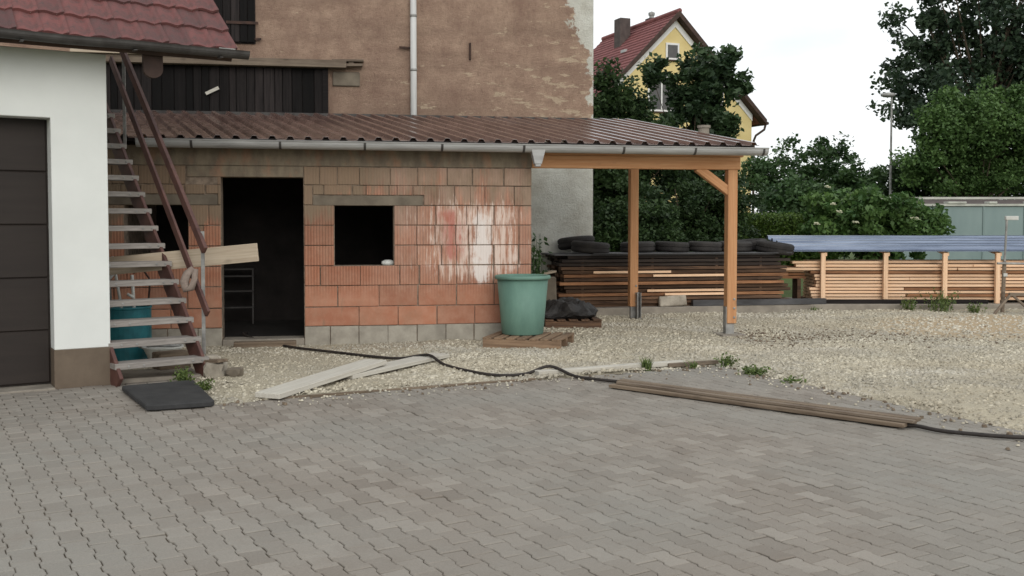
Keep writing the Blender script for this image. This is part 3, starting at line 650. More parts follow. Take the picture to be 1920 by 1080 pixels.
for t in (-1.25, -.25, .73, 1.65, 2.65, 3.91, 4.84, 5.75):
    vs = []
    for tt in (t - .014, t + .014):
        vs += [(tt, N0 - .035 + a, 2.432 - .016 * (t - GT0) / (GT1 - GT0) + b) for a, b in gsec(.0845)] + [(tt, N0 - .035 + a, 2.432 - .016 * (t - GT0) / (GT1 - GT0) + b) for a, b in gsec(.081)[::-1]]
    kk = 22
    MB().add(vs, [tuple(range(kk))[::-1], tuple(range(kk, 2 * kk))] + [(i, (i + 1) % kk, kk + (i + 1) % kk, kk + i) for i in range(kk)]).build('gutter_bracket', 'dark_metal', gut)
fn = MB()
fn.add([(2.74, N0 - .10, 2.385), (2.92, N0 - .10, 2.385), (2.92, N0 + .03, 2.385), (2.74, N0 + .03, 2.385), (2.785, N0 - .085, 2.20), (2.875, N0 - .085, 2.20), (2.875, N0 + .01, 2.20), (2.785, N0 + .01, 2.20)],
       [(0, 1, 2, 3), (7, 6, 5, 4), (0, 4, 5, 1), (1, 5, 6, 2), (2, 6, 7, 3), (3, 7, 4, 0)])
fn.box(2.795, 2.865, N0 - .078, N0 + .004, 2.17, 2.202).build('outlet', 'zinc', gut, bevel=.006)
# carport timber
def beam_obj(name, p, q, w, h, mat='post_wood', parent=None, bevel=.006, up=(0, 0, 1)):
    """a timber along its own local X, so the grain follows it"""
    p, q = Vector(p), Vector(q); d = q - p; L = d.length; d.normalize()
    u = Vector(up); sdv = u.cross(d).normalized(); uu = d.cross(sdv)
    mt = Matrix((d, sdv, uu)).transposed().to_4x4(); mt.translation = p
    o = link(name, MB().box(0, L, -w / 2, w / 2, -h / 2, h / 2).mesh(name, mat, bevel), parent); o.matrix_local = mt; return o
beam_obj('front_beam', (2.825, .075, 2.255), (5.60, .075, 2.255), .14, .16, parent=shed)
beam_obj('wall_plate', (2.825, .05, 2.365), (5.64, .05, 2.365), .10, .055, parent=shed)
def post(t, nn, zb, zt, w, foot_h, foot_side):
    o = beam_obj('post', (t, nn, zb), (t, nn, zt), w, w, parent=shed, up=(0, 1, 0))
    f = MB()
    if foot_side == 'L':
        f.box(t - w / 2 - .012, t - w / 2 - .002, nn - .05, nn + .05, -.02, foot_h)
        f.box(t - w / 2 - .002, t + w / 2 - .02, nn - .035, nn + .035, -.02, zb - .002)
    else:
        for sx in (-1, 1): f.box(t + .055 + sx * .028 - .005, t + .055 + sx * .028 + .005, nn - w / 2 - .09, nn - w / 2 - .004, -.02, foot_h)
        f.box(t + .032, t + .078, nn - w / 2 - .012, nn - w / 2 - .004, -.02, foot_h)
        f.box(t - w / 2 + .02, t + w / 2 - .02, nn - .035, nn + .035, -.02, zb - .002)
    f.build('post_foot', 'galv', shed)
    for z in (zb + .08, zb + .20, zb + .32):
        MB().lathe([(.016, 0), (.016, .006), (.006, .010)], 8, m=Matrix.Translation((t + .03, nn - w / 2 - .001, z)) @ Matrix.Rotation(R(90), 4, 'X')).build('bolt', 'galv', shed)
post(5.50, .075, .16, 2.172, .13, .38, 'L')
post(4.94, 2.62, .18, 2.795, .13, .40, 'U')
beam_obj('rear_beam', (2.83, 2.62, 2.845), (5.02, 2.62, 2.845), .12, .10, parent=shed)
beam_obj('knee_brace', (5.03, .075, 2.20), (5.475, .075, 1.88), .10, .11, parent=shed)
MB().box(5.33, 5.67, -.10, .25, -.03, .022).build('post_footing', 'concrete', shed, bevel=.01)

# things at and in the shed
def rack():
    p = S(-1.0, 2.15, .055)
    o = thing('step_shelf', 'small dark metal step rack standing inside the shed doorway', 'rack', p, SA)
    for x in (-.23, .23): MB().bar((x, 0, 0), (x, .06, .78), .02, .02).build('upright', 'dark_metal', o)
    for z in (.22, .45, .66, .76): MB().box(-.24, .24, -.02 + .08 * z, .14 + .08 * z, z, z + .02).build('shelf', 'dark_metal', o)
rack()
m = MB(); rr = random.Random(3)
tag(MB().lathe([(.001, 0), (.06, 0), (.075, .02), (.07, .05), (.03, .07), (.001, .072)], 9, m=Matrix.Translation(S(1.02, .10, .96)) @ Matrix.Rotation(.4, 4, 'Z') @ Matrix.Diagonal((1.15, .8, .9, 1))).build('crumpled_rag', 'white_plastic'), 'crumpled pale scrap lying on the shed window sill', 'rag')
tag(MB().box(-.36, .36, -.07, .07, 0, .065).build('step_board', 'old_plank', None, S(-.45, -.24, .012), SA + .05, bevel=.006), 'short worn plank lying before the shed doorway', 'plank')

# ================================================================== white garage
gar = thing('garage', 'white rendered garage with brown plinth and red tiled roof', 'garage', GC, GA)
SD = Vector((-.664, .748, 0)); SDl = Matrix.Rotation(-GA, 3, 'Z') @ SD     # side wall direction, local
def gpoly(x0, x1, off0, off1):   # parallelogram strip between two depths
    return [(x0 + SDl.x / SDl.y * off0, off0), (x1 + SDl.x / SDl.y * off0, off0), (x1 + SDl.x / SDl.y * off1, off1), (x0 + SDl.x / SDl.y * off1, off1)]
PX = -.475
MB().prism([(-4.2, .345), (-3.1, .345), (-3.1, 2.42), (PX, 2.42), (PX, .345), (0, .345), (0, 3.02), (-4.2, 3.02)], 0, .30, Matrix(((1, 0, 0, 0), (0, 0, 1, 0), (0, 1, 0, 0), (0, 0, 0, 1)))).build('wall', 'white_render', gar, bevel=.005)
MB().box(PX - .004, .004, -.006, .304, -.05, .345).build('plinth', 'plinth', gar, bevel=.004)
MB().box(-4.2, -3.096, -.006, .304, -.05, .345).build('plinth', 'plinth', gar, bevel=.004)
sw = MB().prism(gpoly(-.28, -.002, .302, 4.6), 0, 3.0).build('wall', 'white_render', gar)
MB().prism(gpoly(-4.2, -3.95, .302, 4.6), 0, 3.0).build('wall', 'white_render', gar)
MB().prism(gpoly(-4.2, -.002, 4.6, 4.85), 0, 3.0).build('wall', 'white_render', gar)
dr = MB().box(-3.1, PX, .225, .26, .02, 2.43).build('door', 'garage_door', gar)
for k in range(5):
    z0 = .03 + k * .48
    MB().box(-3.08, PX - .012, .205, .226, z0, z0 + .477).build('door_panel', 'garage_door', dr, bevel=.01)
MB().box(-3.1, PX - .004, -.05, .30, -.05, .012).build('sill', 'concrete', gar, bevel=.004)
# roof
PIT = R(37); EY = -.43; EZ = 3.07; SL = 3.1
rm_ = Matrix.Translation((0, EY, EZ)) @ Matrix.Rotation(PIT, 4, 'X')
groof = link('roof', MB().box(-4.6, 1.04, .0, SL, -.10, -.02, rm_).mesh('roof', 'brown_trim'), gar)
ry, rz_ = EY + SL * math.cos(PIT), EZ + SL * math.sin(PIT)
MB().add([(-4.6, ry, rz_ - .02), (.35, ry, rz_ - .02), (-.9, ry + SL * math.cos(PIT), EZ - .02), (-4.6, ry + SL * math.cos(PIT), EZ - .02)], [(0, 1, 2, 3)]).build('rear_slope', 'house_roof', groof)
def tile_mesh():
    vs = []; nx_ = 8; W, L = .215, .44
    for top in (1, 0):
        for yy in (0, L):
            for i in range(nx_ + 1):
                u = i / nx_; h = .010 * math.sin(u * 2 * math.pi) + (.012 if u > .84 else 0)
                lift = .030 * (1 - yy / L)
                vs.append(((u - .5) * W, yy, h + lift - (0 if top else .026)))
    k = nx_ + 1
    fs = [(i, i + 1, k + i + 1, k + i) for i in range(nx_)] + [(2 * k + i + 1, 2 * k + i, 3 * k + i, 3 * k + i + 1) for i in range(nx_)]
    fs += [(i + 1, i, 2 * k + i, 2 * k + i + 1) for i in range(nx_)] + [(0, k, 3 * k, 2 * k), (k - 1, 2 * k - 1, 4 * k - 1, 3 * k - 1)]
    return MB().add(vs, fs).mesh('roof_tile', 'tile')
TM = tile_mesh()
for r in range(8):
    for i in range(15):
        o = link('roof_tile', TM, groof)
        xx = 1.07 - .105 - i * .206 + random.gauss(0, .003)
        o.matrix_local = rm_ @ Matrix.Translation((xx, -.01 + r * .375 + random.gauss(0, .006), .012 + random.gauss(0, .003))) @ Matrix.Rotation(random.gauss(0, .012), 4, 'Z')
MB().tube([(-4.6, ry, rz_ + .02), (1.06, ry, rz_ + .02)], .10, 10).build('ridge_cap', 'tile', groof)
gg = link('gutter', None, gar)
vs = []; sec2 = [(a * 1.0, b * .95) for a, b in gsec(.062)] + [(.054, 0)] + gsec(.054)[::-1][1:] + [(-.068, .012)]
for t in np.linspace(-4.5, 1.165, 12):
    for a, b in sec2: vs.append((t, EY - .045 + a, EZ - .005 + b + .004 * math.sin(t * 5)))
k = len(sec2)
mg = MB().add(vs, [(r * k + i, r * k + (i + 1) % k, (r + 1) * k + (i + 1) % k, (r + 1) * k + i) for r in range(11) for i in range(k)])
mg.add([(1.165, EY - .045 + a, EZ - .005 + b) for a, b in gsec(.062)], [tuple(range(11))])
mg.build('channel', 'dark_metal', gg)
for t in (-.75, .15, .9): MB().box(t - .014, t + .014, EY - .115, EY - .02, EZ - .075, EZ - .068).build('gutter_bracket', 'dark_metal', gg)
MB().box(.90, 1.05, EY - .035, EY - .015, EZ + .012, EZ + .028).build('metal_edge', 'galv', gg)
hm = [(-.085, .02), (.085, .02), (.085, -.14)] + [(.085 * math.cos(a), -.14 - .075 * math.sin(a)) for a in [math.pi * i / 8 for i in range(1, 8)]] + [(-.085, -.14)]
MB().prism(hm, -.03, .03, Matrix.Translation((.345, EY + .14, EZ - .06)) @ Matrix.Rotation(R(90), 4, 'X') @ Matrix.Scale(-1, 4, (0, 0, 1))).build('purlin_end', 'brown_trim', gar)
MB().box(-.1, .98, EY + .30, EY + .42, EZ + .0, EZ + .10).build('wall_purlin', 'brown_trim', gar)

# ================================================================== outside stair
P0 = Vector((-2.934, 9.70, .20)); P1 = Vector((-4.487, 11.45, 2.71))
TA = R(38); td = Vector((math.cos(TA), math.sin(TA), 0)); rn_ = Vector((-math.sin(TA), math.cos(TA), 0))
stair = thing('stair', 'steep brown steel outdoor stair with grey plank treads beside white garage', 'stair', (0, 0, 0))
for i in range(15):
    p = P0.lerp(P1, i / 14)
    o = link('tread', MB().box(-.86, .02, -.01, .20, -.055, .0).mesh('tread', 'tread', .004), stair, p, (0, 0, TA))
    for xx in (-.74, -.60, -.14, -.05):
        MB().lathe([(.011, 0), (.011, .004), (.004, .006)], 8, m=Matrix.Translation((xx, -.0105, -.028)) @ Matrix.Rotation(R(90), 4, 'X')).build('screw', 'galv', o)
st = (P1 - P0) / 14
for off, nm in ((-.03, 'stringer'), (-.84, 'stringer')):
    a = P0 + td * off + rn_ * .12 - st * 1.05 + Vector((0, 0, -.06)); b = P1 + td * off + rn_ * .12 + st * .8 + Vector((0, 0, -.06))
    a = a + (b - a) * ((.0 - a.z) / (b.z - a.z)) if a.z < 0 else a
    beam_obj(nm, a, b, .035, .22, 'steel_brown', stair, .004)
hr = P0 + td * .045 + rn_ * .10
rail_a = hr - st * -1.6 + Vector((0, 0, 1.02)); rail_b = hr + st * 15 + Vector((0, 0, 1.02))
beam_obj('handrail', hr + st * .2 + Vector((0, 0, .98)), hr + st * 14.5 + Vector((0, 0, .98)), .04, .085, 'steel_brown', stair, .004)
beam_obj('knee_rail', hr - st * .1 + Vector((0, 0, .42)), hr + st * 14.5 + Vector((0, 0, .55)), .03, .085, 'steel_brown', stair, .004)
for k in (.8, 12.6):
    q = hr + st * k + td * .025
    beam_obj('baluster', q + Vector((0, 0, -.15)), q + Vector((0, 0, 1.06)), .035, .012, 'galv', stair, .001, up=(0, 1, 0))
# plank laid through the stair
o = beam_obj('loose_plank', (-4.30, 10.42, 1.025), (-2.60, 10.36, 1.185), .035, .185, 'stair_plank', None, .004)
tag(o, 'wide dusty pale plank wedged through the stair above the treads', 'plank')
q = hr + st * 1.0
rg = MB(); rgm = Matrix.Translation(q + Vector((-.03, -.02, .56)))
rg.tube([rgm @ Vector(p) for p in ((-.02, 0, .1), (-.07, -.03, .05), (-.10, -.03, -.03), (-.08, -.03, -.10), (-.03, -.03, -.09), (.0, -.03, .0), (.0, 0, .09))], [.03, .04, .045, .045, .035, .03, .03], 8)
tag(rg.build('cloth_bundle', 'rag', smooth=True), 'grey cloth bundle knotted round the lower stair baluster', 'cloth')

# clutter under the stair
sl_ = MB().prism([(-3.72, 9.36), (-2.98, 9.68), (-3.25, 10.2), (-4.0, 9.9)], -.03, .03).build('stair_pad', 'concrete', bevel=.008); tag(sl_, 'thin dusty concrete slab under the foot of the stair', 'slab')
dx, dy = -4.22, 11.0
dm = MB().lathe([(.001, 0), (.27, 0), (.285, .015), (.278, .03), (.278, .20), (.288, .215), (.278, .23), (.278, .42), (.288, .435), (.278, .45), (.278, .55), (.288, .565), (.285, .58), (.27, .578), (.268, .55), (.001, .548)], 36)
tag(dm.build('teal_drum', 'teal', None, (dx, dy, 0.0), smooth=False), 'teal painted steel drum standing under the outdoor stair', 'drum')
bs = MB().lathe([(.001, 0), (.13, 0), (.145, .02), (.20, .14), (.215, .14), (.215, .155), (.195, .155), (.13, .03), (.001, .028)], 28)
tag(bs.build('wash_basin', 'white_plastic', None, (-3.72, 10.75, .02), smooth=False), 'white plastic basin on the gravel under the stair', 'basin')
for i, (a, b, r, lab) in enumerate((((-4.20, 10.88, .55), (-4.32, 10.95, 1.12), .016, 'white pipe leaning out of the teal drum, the longer one'), ((-4.06, 10.86, .55), (-4.10, 10.92, .92), .018, 'short white pipe with a hooked end standing in the teal drum'))):
    m = MB().tube([a, b], r, 8)
    if i: m.tube([(-4.06, 10.86, .68), (-4.13, 10.86, .72)], .016, 8)
    tag(m.build('pipe_offcut', 'white_plastic', smooth=True), lab, 'pipe')
m = MB().tube([(-4.30, 10.80, .57), (-4.33, 10.84, .88), (-4.25, 10.9, 1.0)], .03, 8)
tag(m.build('metal_tube', 'galv', smooth=True), 'grey bent metal tube sticking out of the teal drum', 'tube')
m = MB().tube([(-3.98, 11.05, .56), (-3.94, 11.02, .86), (-4.02, 11.0, .99), (-4.12, 11.02, .94)], .012, 6)
tag(m.build('wire_loop', 'iron', smooth=True), 'rusty wire loop rising from the rim of the teal drum', 'wire')
m = MB().tube([(-3.92, 10.72, .17), (-3.52, 10.70, .185)], .013, 6).tube([(-3.96, 10.7, .19), (-3.88, 10.70, .15)], .022, 6)
tag(m.build('steel_rod', 'galv', smooth=True), 'thin steel rod lying across the white basin', 'rod')
tag(MB().box(-.16, .16, -.11, .11, 0, .17).build('wood_block', 'old_plank', None, (-3.42, 10.13, .025), R(40), bevel=.012), 'squat weathered timber block under the bottom tread', 'block')

def rock(name, loc, size, seed, mat='stone', rz=0.):
    r = random.Random(seed); bm = bmesh.new(); bmesh.ops.create_icosphere(bm, subdivisions=2, radius=1)
    ph = [r.uniform(0, 6) for _ in range(6)]
    for v in bm.verts:
        k = 1 + .16 * math.sin(3 * v.co.x + ph[0]) + .14 * math.sin(4 * v.co.y + ph[1]) + .12 * math.sin(3.5 * v.co.z + ph[2]) + r.uniform(-.05, .05)
        c_ = v.co * k; v.co = Vector((max(-.8, min(.8, c_.x)) * size[0], max(-.8, min(.8, c_.y)) * size[1], max(-.7, min(.7, c_.z)) * size[2]))
    me = bpy.data.meshes.new(name); bm.to_mesh(me); bm.free(); me.materials.append(M[mat])
    return link(name, me, None, loc, (0, 0, rz))
tag(rock('stone', (-2.86, 9.68, .075), (.15, .12, .11), 1), 'pale broken stone propped under a scrap board by the stair foot', 'stone')
tag(rock('stone', (-2.66, 9.66, .05), (.09, .09, .07), 2, 'concrete_dark'), 'small dark stone in the gravel beside the stair foot', 'stone')
tag(rock('stone', (-2.98, 10.02, .09), (.11, .10, .12), 5), 'upright grey stone wedged under the right stair stringer', 'stone')
o = beam_obj('scrap_board', (-3.20, 9.92, .12), (-2.75, 9.60, .175), .12, .03, 'old_plank', None, .004); tag(o, 'short brown scrap board propped on a stone at the stair foot', 'board')
# rubber slab
mat_ = MB().prism([(-3.44, 8.88), (-3.40, 8.93), (-2.97, 9.21), (-2.91, 9.22), (-2.42, 8.19), (-2.42, 8.13), (-2.82, 7.95), (-2.89, 7.95)], .004, .05)
tag(mat_.build('rubber_slab', 'rubber', bevel=.008), 'black square rubber slab lying on the paving by the garage', 'mat')

# ================================================================== planks on the ground
def lie(name, p, q, w, h, mat, label, cat='plank', z0=.012, z1=.012, bevel=.004):
    o = beam_obj(name, (p[0], p[1], z0 + h / 2), (q[0], q[1], z1 + h / 2), w, h, mat, None, bevel); return tag(o, label, cat)
lie('white_plank', (-2.06, 8.47), (-1.37, 10.14), .25, .045, 'pale_plank', 'wide pale plank bridging from the paving onto the gravel, upper of the two', z0=.012, z1=.07)
lie('white_plank', (-1.60, 9.55), (-.78, 11.05), .23, .04, 'pale_plank', 'pale plank half buried in the gravel, its near end under another plank', z0=.012, z1=.018)
lie('edging_plank', (.24, 9.80), (1.78, 10.50), .10, .045, 'pale_plank', 'thin pale plank laid along the paving edge by grass tufts', z0=.004, z1=.01)
lie('edging_board', (1.60, 10.36), (2.16, 10.60), .05, .04, 'grey_wood', 'short grey edging board at the outer corner of the paving', 'board', z0=.002, z1=.004)
for dx, dy, a, b, w, h, z0, m_, lab in ((.06, .06, 0, 1, .10, .026, .030, 'old_plank', 'weathered brown board topmost in the pair of low board layers over the hose'),
        (.04, .03, .012, .99, .115, .022, .006, 'grey_wood', 'thin grey board pressed flat under the brown top board'),
        (-.04, -.05, .004, .985, .085, .028, .005, 'old_plank', 'split brown board lying on the paving along the grey one'),
        (-.015, -.02, .02, 1.004, .05, .022, .035, 'grey_wood', 'narrow grey lath lying in the groove between the brown boards')):
    P_, Q_ = Vector((.93, 9.16, 0)), Vector((2.92, 7.31, 0))
    lie('old_board', (P_.lerp(Q_, a).x + dx, P_.lerp(Q_, a).y + dy), (P_.lerp(Q_, b).x + dx, P_.lerp(Q_, b).y + dy), w, h, m_, lab, 'board', z0, z0 + .004, .003)
# board edging along the paving
lie('edging_strip', (-1.95, 8.555), (.22, 9.605), .03, .05, 'old_plank', 'thin brown edging strip between the gravel and the paving', 'board', -.04, -.04)
# hose
hp = [(-3.35, 12.75, .085), (-3.31, 12.45, .10), (-3.0, 12.28, .02), (-2.83, 12.10, .02), (-2.48, 11.74, .02), (-1.91, 11.31, .02), (-1.51, 11.0, .02), (-1.2, 10.79, .03), (-.98, 10.80, .06), (-.86, 10.70, .07), (-.70, 10.40, .02), (-.42, 9.96, .016), (-.15, 9.72, .012), (.13, 9.80, .012), (.37, 9.92, .07), (.60, 9.66, .012), (.80, 9.46, .012), (1.05, 9.28, .012), (1.45, 8.98, .010), (2.0, 8.30, .010), (2.6, 7.62, .010), (2.84, 7.36, .010), (2.93, 7.28, .014), (3.03, 7.13, .012), (3.2, 7.02, .012), (3.52, 6.9, .012), (4.3, 6.80, .02), (5.4, 6.4, .02), (7.0, 6.3, .02), (9.0, 5.4, .02)]
hp = [(x, y, z + .006) for x, y, z in hp]
def smooth_path(P, k=5):
    P = [Vector(p) for p in P]; out = []
    for i in range(len(P) - 1):
        a, b, c_, d_ = P[max(i - 1, 0)], P[i], P[i + 1], P[min(i + 2, len(P) - 1)]
        for j in range(k):
            t = j / k; out.append(.5 * ((2 * b) + (c_ - a) * t + (2 * a - 5 * b + 4 * c_ - d_) * t * t + (3 * b - a - 3 * c_ + d_) * t ** 3))
    return out + [P[-1]]
tag(MB().tube(smooth_path(hp), .0155, 8).build('garden_hose', 'hose', smooth=True), 'long black hose snaking from the shed door across gravel and paving', 'hose')

# ================================================================== barrel on a pallet
pal = thing('pallet', 'brown wooden pallet on gravel carrying the green tub', 'pallet', (.21, 12.25, 0), R(-15))
for y in (-.36, 0, .36): MB().box(-.47, .47, y - .04, y + .04, 0, .10).build('stringer', 'pallet', pal, bevel=.004)
for k in range(7):
    MB().box(-.40, .40, -.05, .05, 0, .022).build('deck_board', 'pallet', pal, (-.42 + k * .14, 0, .101), R(90) + random.gauss(0, .01), bevel=.003)
tub = thing('tub', 'tall green plastic tub with rolled rim standing on a pallet', 'tub', (.13, 12.40, .124))
n_ = NT('green_tub_plastic')
c = n_.mix(n_.ramp(n_.noise(3, 6, .6, (2, 2, .6)), .35, .65), lin(104, 138, 124), lin(92, 124, 112)); c = n_.vary(c, n_.noise(40, 4), .06)
M['tub'] = n_.out(c, .6, 0, .4)
MB().lathe([(.001, 0), (.245, 0), (.255, .012), (.315, .70), (.300, .70), (.240, .025), (.001, .022)], 48).build('body', 'tub', tub, smooth=False)
MB().lathe([(.312, .672), (.335, .672), (.343, .685), (.343, .705), (.333, .718), (.312, .718), (.300, .705)], 48, close=True).build('rim', 'tub', tub, smooth=True)
for o in tub.children:
    for p in o.data.polygons: p.use_smooth = len(p.vertices) == 4

# ================================================================== lumber yard behind
KA = Vector((1.15, 16.06, 0)); kd = Vector((math.cos(R(14)), math.sin(R(14)), 0))
kb = MB().prism([(1.05, 16.02), (3.6, 16.62), (4.9, 16.86), (11, 16.86), (11, 18.6), (.9, 18.4)], -.05, .115).build('concrete_slab', 'concrete', bevel=.01); struct(kb)
# old stack
stack = thing('lumber_stack', 'dark old stack of bark-edged boards with tyres on top', 'lumber stack', (1.40, 16.32, .115), SA)
LX0, LX1 = -.62, 3.22; rr = random.Random(5)
zz = .0
for y in (.1, .5, .9): MB().box(LX0 + .1, LX1 - .1, y - .04, y + .04, zz, zz + .05).build('bearer', 'lumber_old', stack)
zz = .055
for k in range(13):
    th = .047; warp = rr.uniform(-.02, .02)
    for j in range(4):
        y0 = -.02 + j * .27 + rr.uniform(-.02, .02) + (warp if j == 0 else 0)
        a = LX0 + rr.uniform(-.06, .10); b = LX1 + rr.uniform(-.12, .08)
        mm = 'lumber_old' if k < 10 else 'lumber_black'
        if j == 0 and k in (2, 5, 7): mm = 'lumber_mid'
        bd = MB(); sg = 6
        # waney front edge
        fr = [(a + (b - a) * i / sg, y0 + rr.uniform(-.022, .022)) for i in range(sg + 1)]
        bd.prism(fr + [(b, y0 + .24), (a, y0 + .24)], zz, zz + th)
        bd.build('board', mm, stack)
    if k in (7, 8):
        MB().box(.9 if k == 7 else -.1, 2.3 if k == 7 else 1.2, -.052, -.03, zz + .004, zz + .041).build('split_edge', 'lumber', stack)
    if k in (2, 3): MB().box(.8 + .3 * (k == 2), 2.25, -.05, -.03, zz + .004, zz + .041).build('split_edge', 'lumber', stack)
    zz += th
    if k < 12:
        for x in (LX0 + .35, .9, 2.0, LX1 - .45): MB().box(x - .02, x + .02, .0, 1.05, zz, zz + .0135).build('sticker', 'lumber_old', stack)
        zz += .014
TOPZ = zz
MB().box(LX0 - .12, LX1 - .2, -.06, 1.1, zz + .002, zz + .02).build('cover_sheet', 'dark_sheet', stack)
MB().box(LX0 + .5, LX1 + .05, -.12, .55, zz + .024, zz + .036).build('cover_sheet', 'dark_sheet', stack)
# tyres
def tyre_mesh(r, w):
    ri = r * .60; prof = [(ri, -w * .36), (ri + .03, -w * .46), (r * .86, -w * .5), (r * .96, -w * .42), (r, -w * .3), (r, -w * .06), (r - .012, -.05 * w), (r - .012, .05 * w), (r, w * .06), (r, w * .3), (r * .96, w * .42), (r * .86, w * .5), (ri + .03, w * .46), (ri, w * .36), (ri + .02, w * .3), (r * .88, w * .3), (r * .88, -w * .3), (ri + .02, -w * .3)]
    return MB().lathe(prof, 36, close=True).mesh('tyre', 'tyre', smooth=False)
TMs = tyre_mesh(.315, .185); TR = tyre_mesh(.29, .17)
zt = .115 + TOPZ + .036
def tyre(x, y, z, rx, ry_, label, group=None, me=TMs, rim=False):
    o = thing('tyre', label, 'tyre', (x, y, z), 0, group); o.rotation_euler = (rx, ry_, random.random() * 3)
    link('rubber', me, o)
    if rim: MB().lathe([(.19, -.05), (.195, .06), (.185, .06), (.15, .0), (.05, -.005), (.001, -.005)], 24).build('rim', 'iron', o)
    return o
def ST(t, nn): p = Vector((1.40, 16.32, 0)) + se * t + sn * nn; return p.x, p.y
tyre(*ST(-.18, .80), zt + .155, R(-6), R(4), 'black tyre at the lumber stack\'s shed end, leaning on the one in front', rim=False)
tyre(*ST(-.08, .24), zt + .09, R(3), R(-3), 'black tyre lying at the lumber stack\'s shed end, front one of two')
for i, t in enumerate((.80, 1.40, 1.98, 2.52)):
    tyre(*ST(t, .50), zt + .088, R(random.uniform(-3, 3)), R(random.uniform(-2, 2)), ('first worn tyre of the lumber stack row, partly behind the rear carport post', 'second worn tyre of the lumber stack row, counted from the rear carport post', 'third worn tyre of the lumber stack row, counted from the rear carport post', 'fourth worn tyre of the lumber stack row, next to the front carport post')[i], 'tyres in a row on the lumber stack', TR, True)
tyre(*ST(2.93, .86), zt + .10, R(-5), R(0), 'rusty-rimmed tyre at the lumber stack\'s far end, behind the overhanging tyre', None, TMs, True)
tyre(*ST(3.10, .18), zt + .07, R(5), R(6), 'big tyre overhanging the open end of the old lumber stack', None, TMs, True)
# leaning kerb stone
o = tag(MB().box(-.23, .23, -.05, .05, 0, .17).build('kerb_stone', 'stone', None, (2.62, 16.46, .118), rot=(R(-12), R(-3), SA), bevel=.015), 'short pale concrete kerb stone leaning on the old lumber stack', 'kerb stone')
o = beam_obj('steel_beam', (2.95, 16.54, .165), (5.25, 16.95, .165), .09, .095, 'dark_sheet', None, .004); tag(o, 'dark blue-grey beam along the slab between the two lumber stacks', 'beam')
# black covered heap beside the tub
hp_ = thing('dark_pallet', 'blackened wooden pallet under a tarpaulin heap beside the shed corner', 'pallet', (.82, 14.55, 0), R(6))
for y in (-.35, 0, .35): MB().box(-.40, .40, y - .05, y + .05, 0, .10).build('stringer', 'lumber_old', hp_, bevel=.004)
for k in range(5): MB().box(-.42, .42, -.06, .06, 0, .024).build('deck_board', 'lumber_old', hp_, (-.34 + k * .17, 0, .101), R(90), bevel=.003)
bm = bmesh.new(); bmesh.ops.create_icosphere(bm, subdivisions=4, radius=1)
for v in bm.verts:
    x, y, z = v.co; k = 1 + .10 * math.sin(5 * x + 2 * z) + .07 * math.sin(7 * y + 3 * x) + .05 * math.sin(11 * x - 6 * z)
    v.co = Vector((x * k * .46, y * k * .40, max(-.02, (z * .15 + .07 + .03 * math.sin(9 * x + 4 * y) + .02 * math.sin(17 * y - 6 * x)) * min(1, 1.6 - 1.5 * (x * x + y * y) * .8))))
me = bpy.data.meshes.new('tarpaulin_heap'); bm.to_mesh(me); bm.free(); me.materials.append(M['tarp'])
tag(link('tarpaulin_heap', me, None, (.80, 14.55, .148), (0, 0, .2)), 'black tarpaulin heaped over a dark pallet by the shed corner', 'tarpaulin')
# grey trough and weed between shed and stack
o = tag(MB().prism([(-.22, 0), (.22, 0), (.20, .62), (-.20, .62)], -.2, .2, Matrix.Rotation(R(90), 4, 'X')).build('stone_trough', 'concrete_dark', None, (.47, 16.2, 0), SA, bevel=.02), 'grey concrete trough standing between shed and old lumber stack', 'trough')
o = beam_obj('short_board', (.35, 16.1, .64), (.68, 16.25, .70), .16, .03, 'stair_plank', None, .004); tag(o, 'short pale board lying on the grey concrete trough', 'board')

# new stack under blue sheet
ns = thing('lumber_rack', 'long stack of fresh pale boards under a blue-grey metal sheet', 'lumber stack', (5.1, 17.15, .115))
NL = 5.6; rr = random.Random(11)
for x in (.0, 1.3, 2.6, 3.9, 5.2): MB().box(x, x + .1, -.02, 1.0, 0, .05).build('bearer', 'lumber_old', ns)
beam_obj('sleeper', (-.1, -.09, .03), (2.9, -.12, .03), .10, .075, 'dark_wood', ns, .004)
zz = .053; NB = 12
for k in range(NB):
    th = .042; x = rr.uniform(-.06, .06) - (.5 if k == 9 else 0) - (.30 if k >= 10 else 0)
    segs = []
    while x < NL:
        L = rr.choice([1.6, 2.1, 3.0, 4.0]); segs.append((x, min(x + L, NL + rr.uniform(-.1, .1)))); x += L + .01
    for a, b in segs:
        if k == NB - 1 and a > 1.0 and a < 3: continue
        y0 = rr.uniform(-.025, .02)
        MB().box(0, b - a, 0, .14, 0, th).build('board', 'lumber_mid' if rr.random() < .08 else 'lumber', ns, (a, y0, zz), bevel=.003)
    for j in range(1, 4): MB().box(.05, NL - .1, j * .2, j * .2 + .16, zz, zz + th).build('board', 'lumber', ns)
    zz += th
    if k < NB - 1:
        for x in (.1, 1.1, 2.1, 3.1, 4.1, 5.2): MB().box(x - .02, x + .02, .03, .78, zz, zz + .0135).build('sticker', 'lumber_old', ns)
        zz += .014
for x in (.145, 1.20, 2.20, 3.09, 4.2, 5.3):
    beam_obj('upright', (x, -.075, -.0 if x > 3 else .07), (x, -.075, .855), .075, .06, 'lumber', ns, .004, up=(0, 1, 0))
    beam_obj('cross_piece', (x + .045, -.09, .83), (x + .045, 1.0, .99), .04, .06, 'lumber', ns, .003)
vs = []; kk = 0; NC = 5
prof = []
for i in range(NC):
    q = i / NC; prof += [(q, 0), (q + .10, 0), (q + .12, .055), (q + .165, .055), (q + .185, 0)]
prof.append((1, 0)); k = len(prof)
for xx in (-.42, NL + .3):
    for q, h in prof: vs.append((xx + (-.08 * q if xx < 0 else 0), -.14 + 1.34 * q, .885 + .20 * q + h))
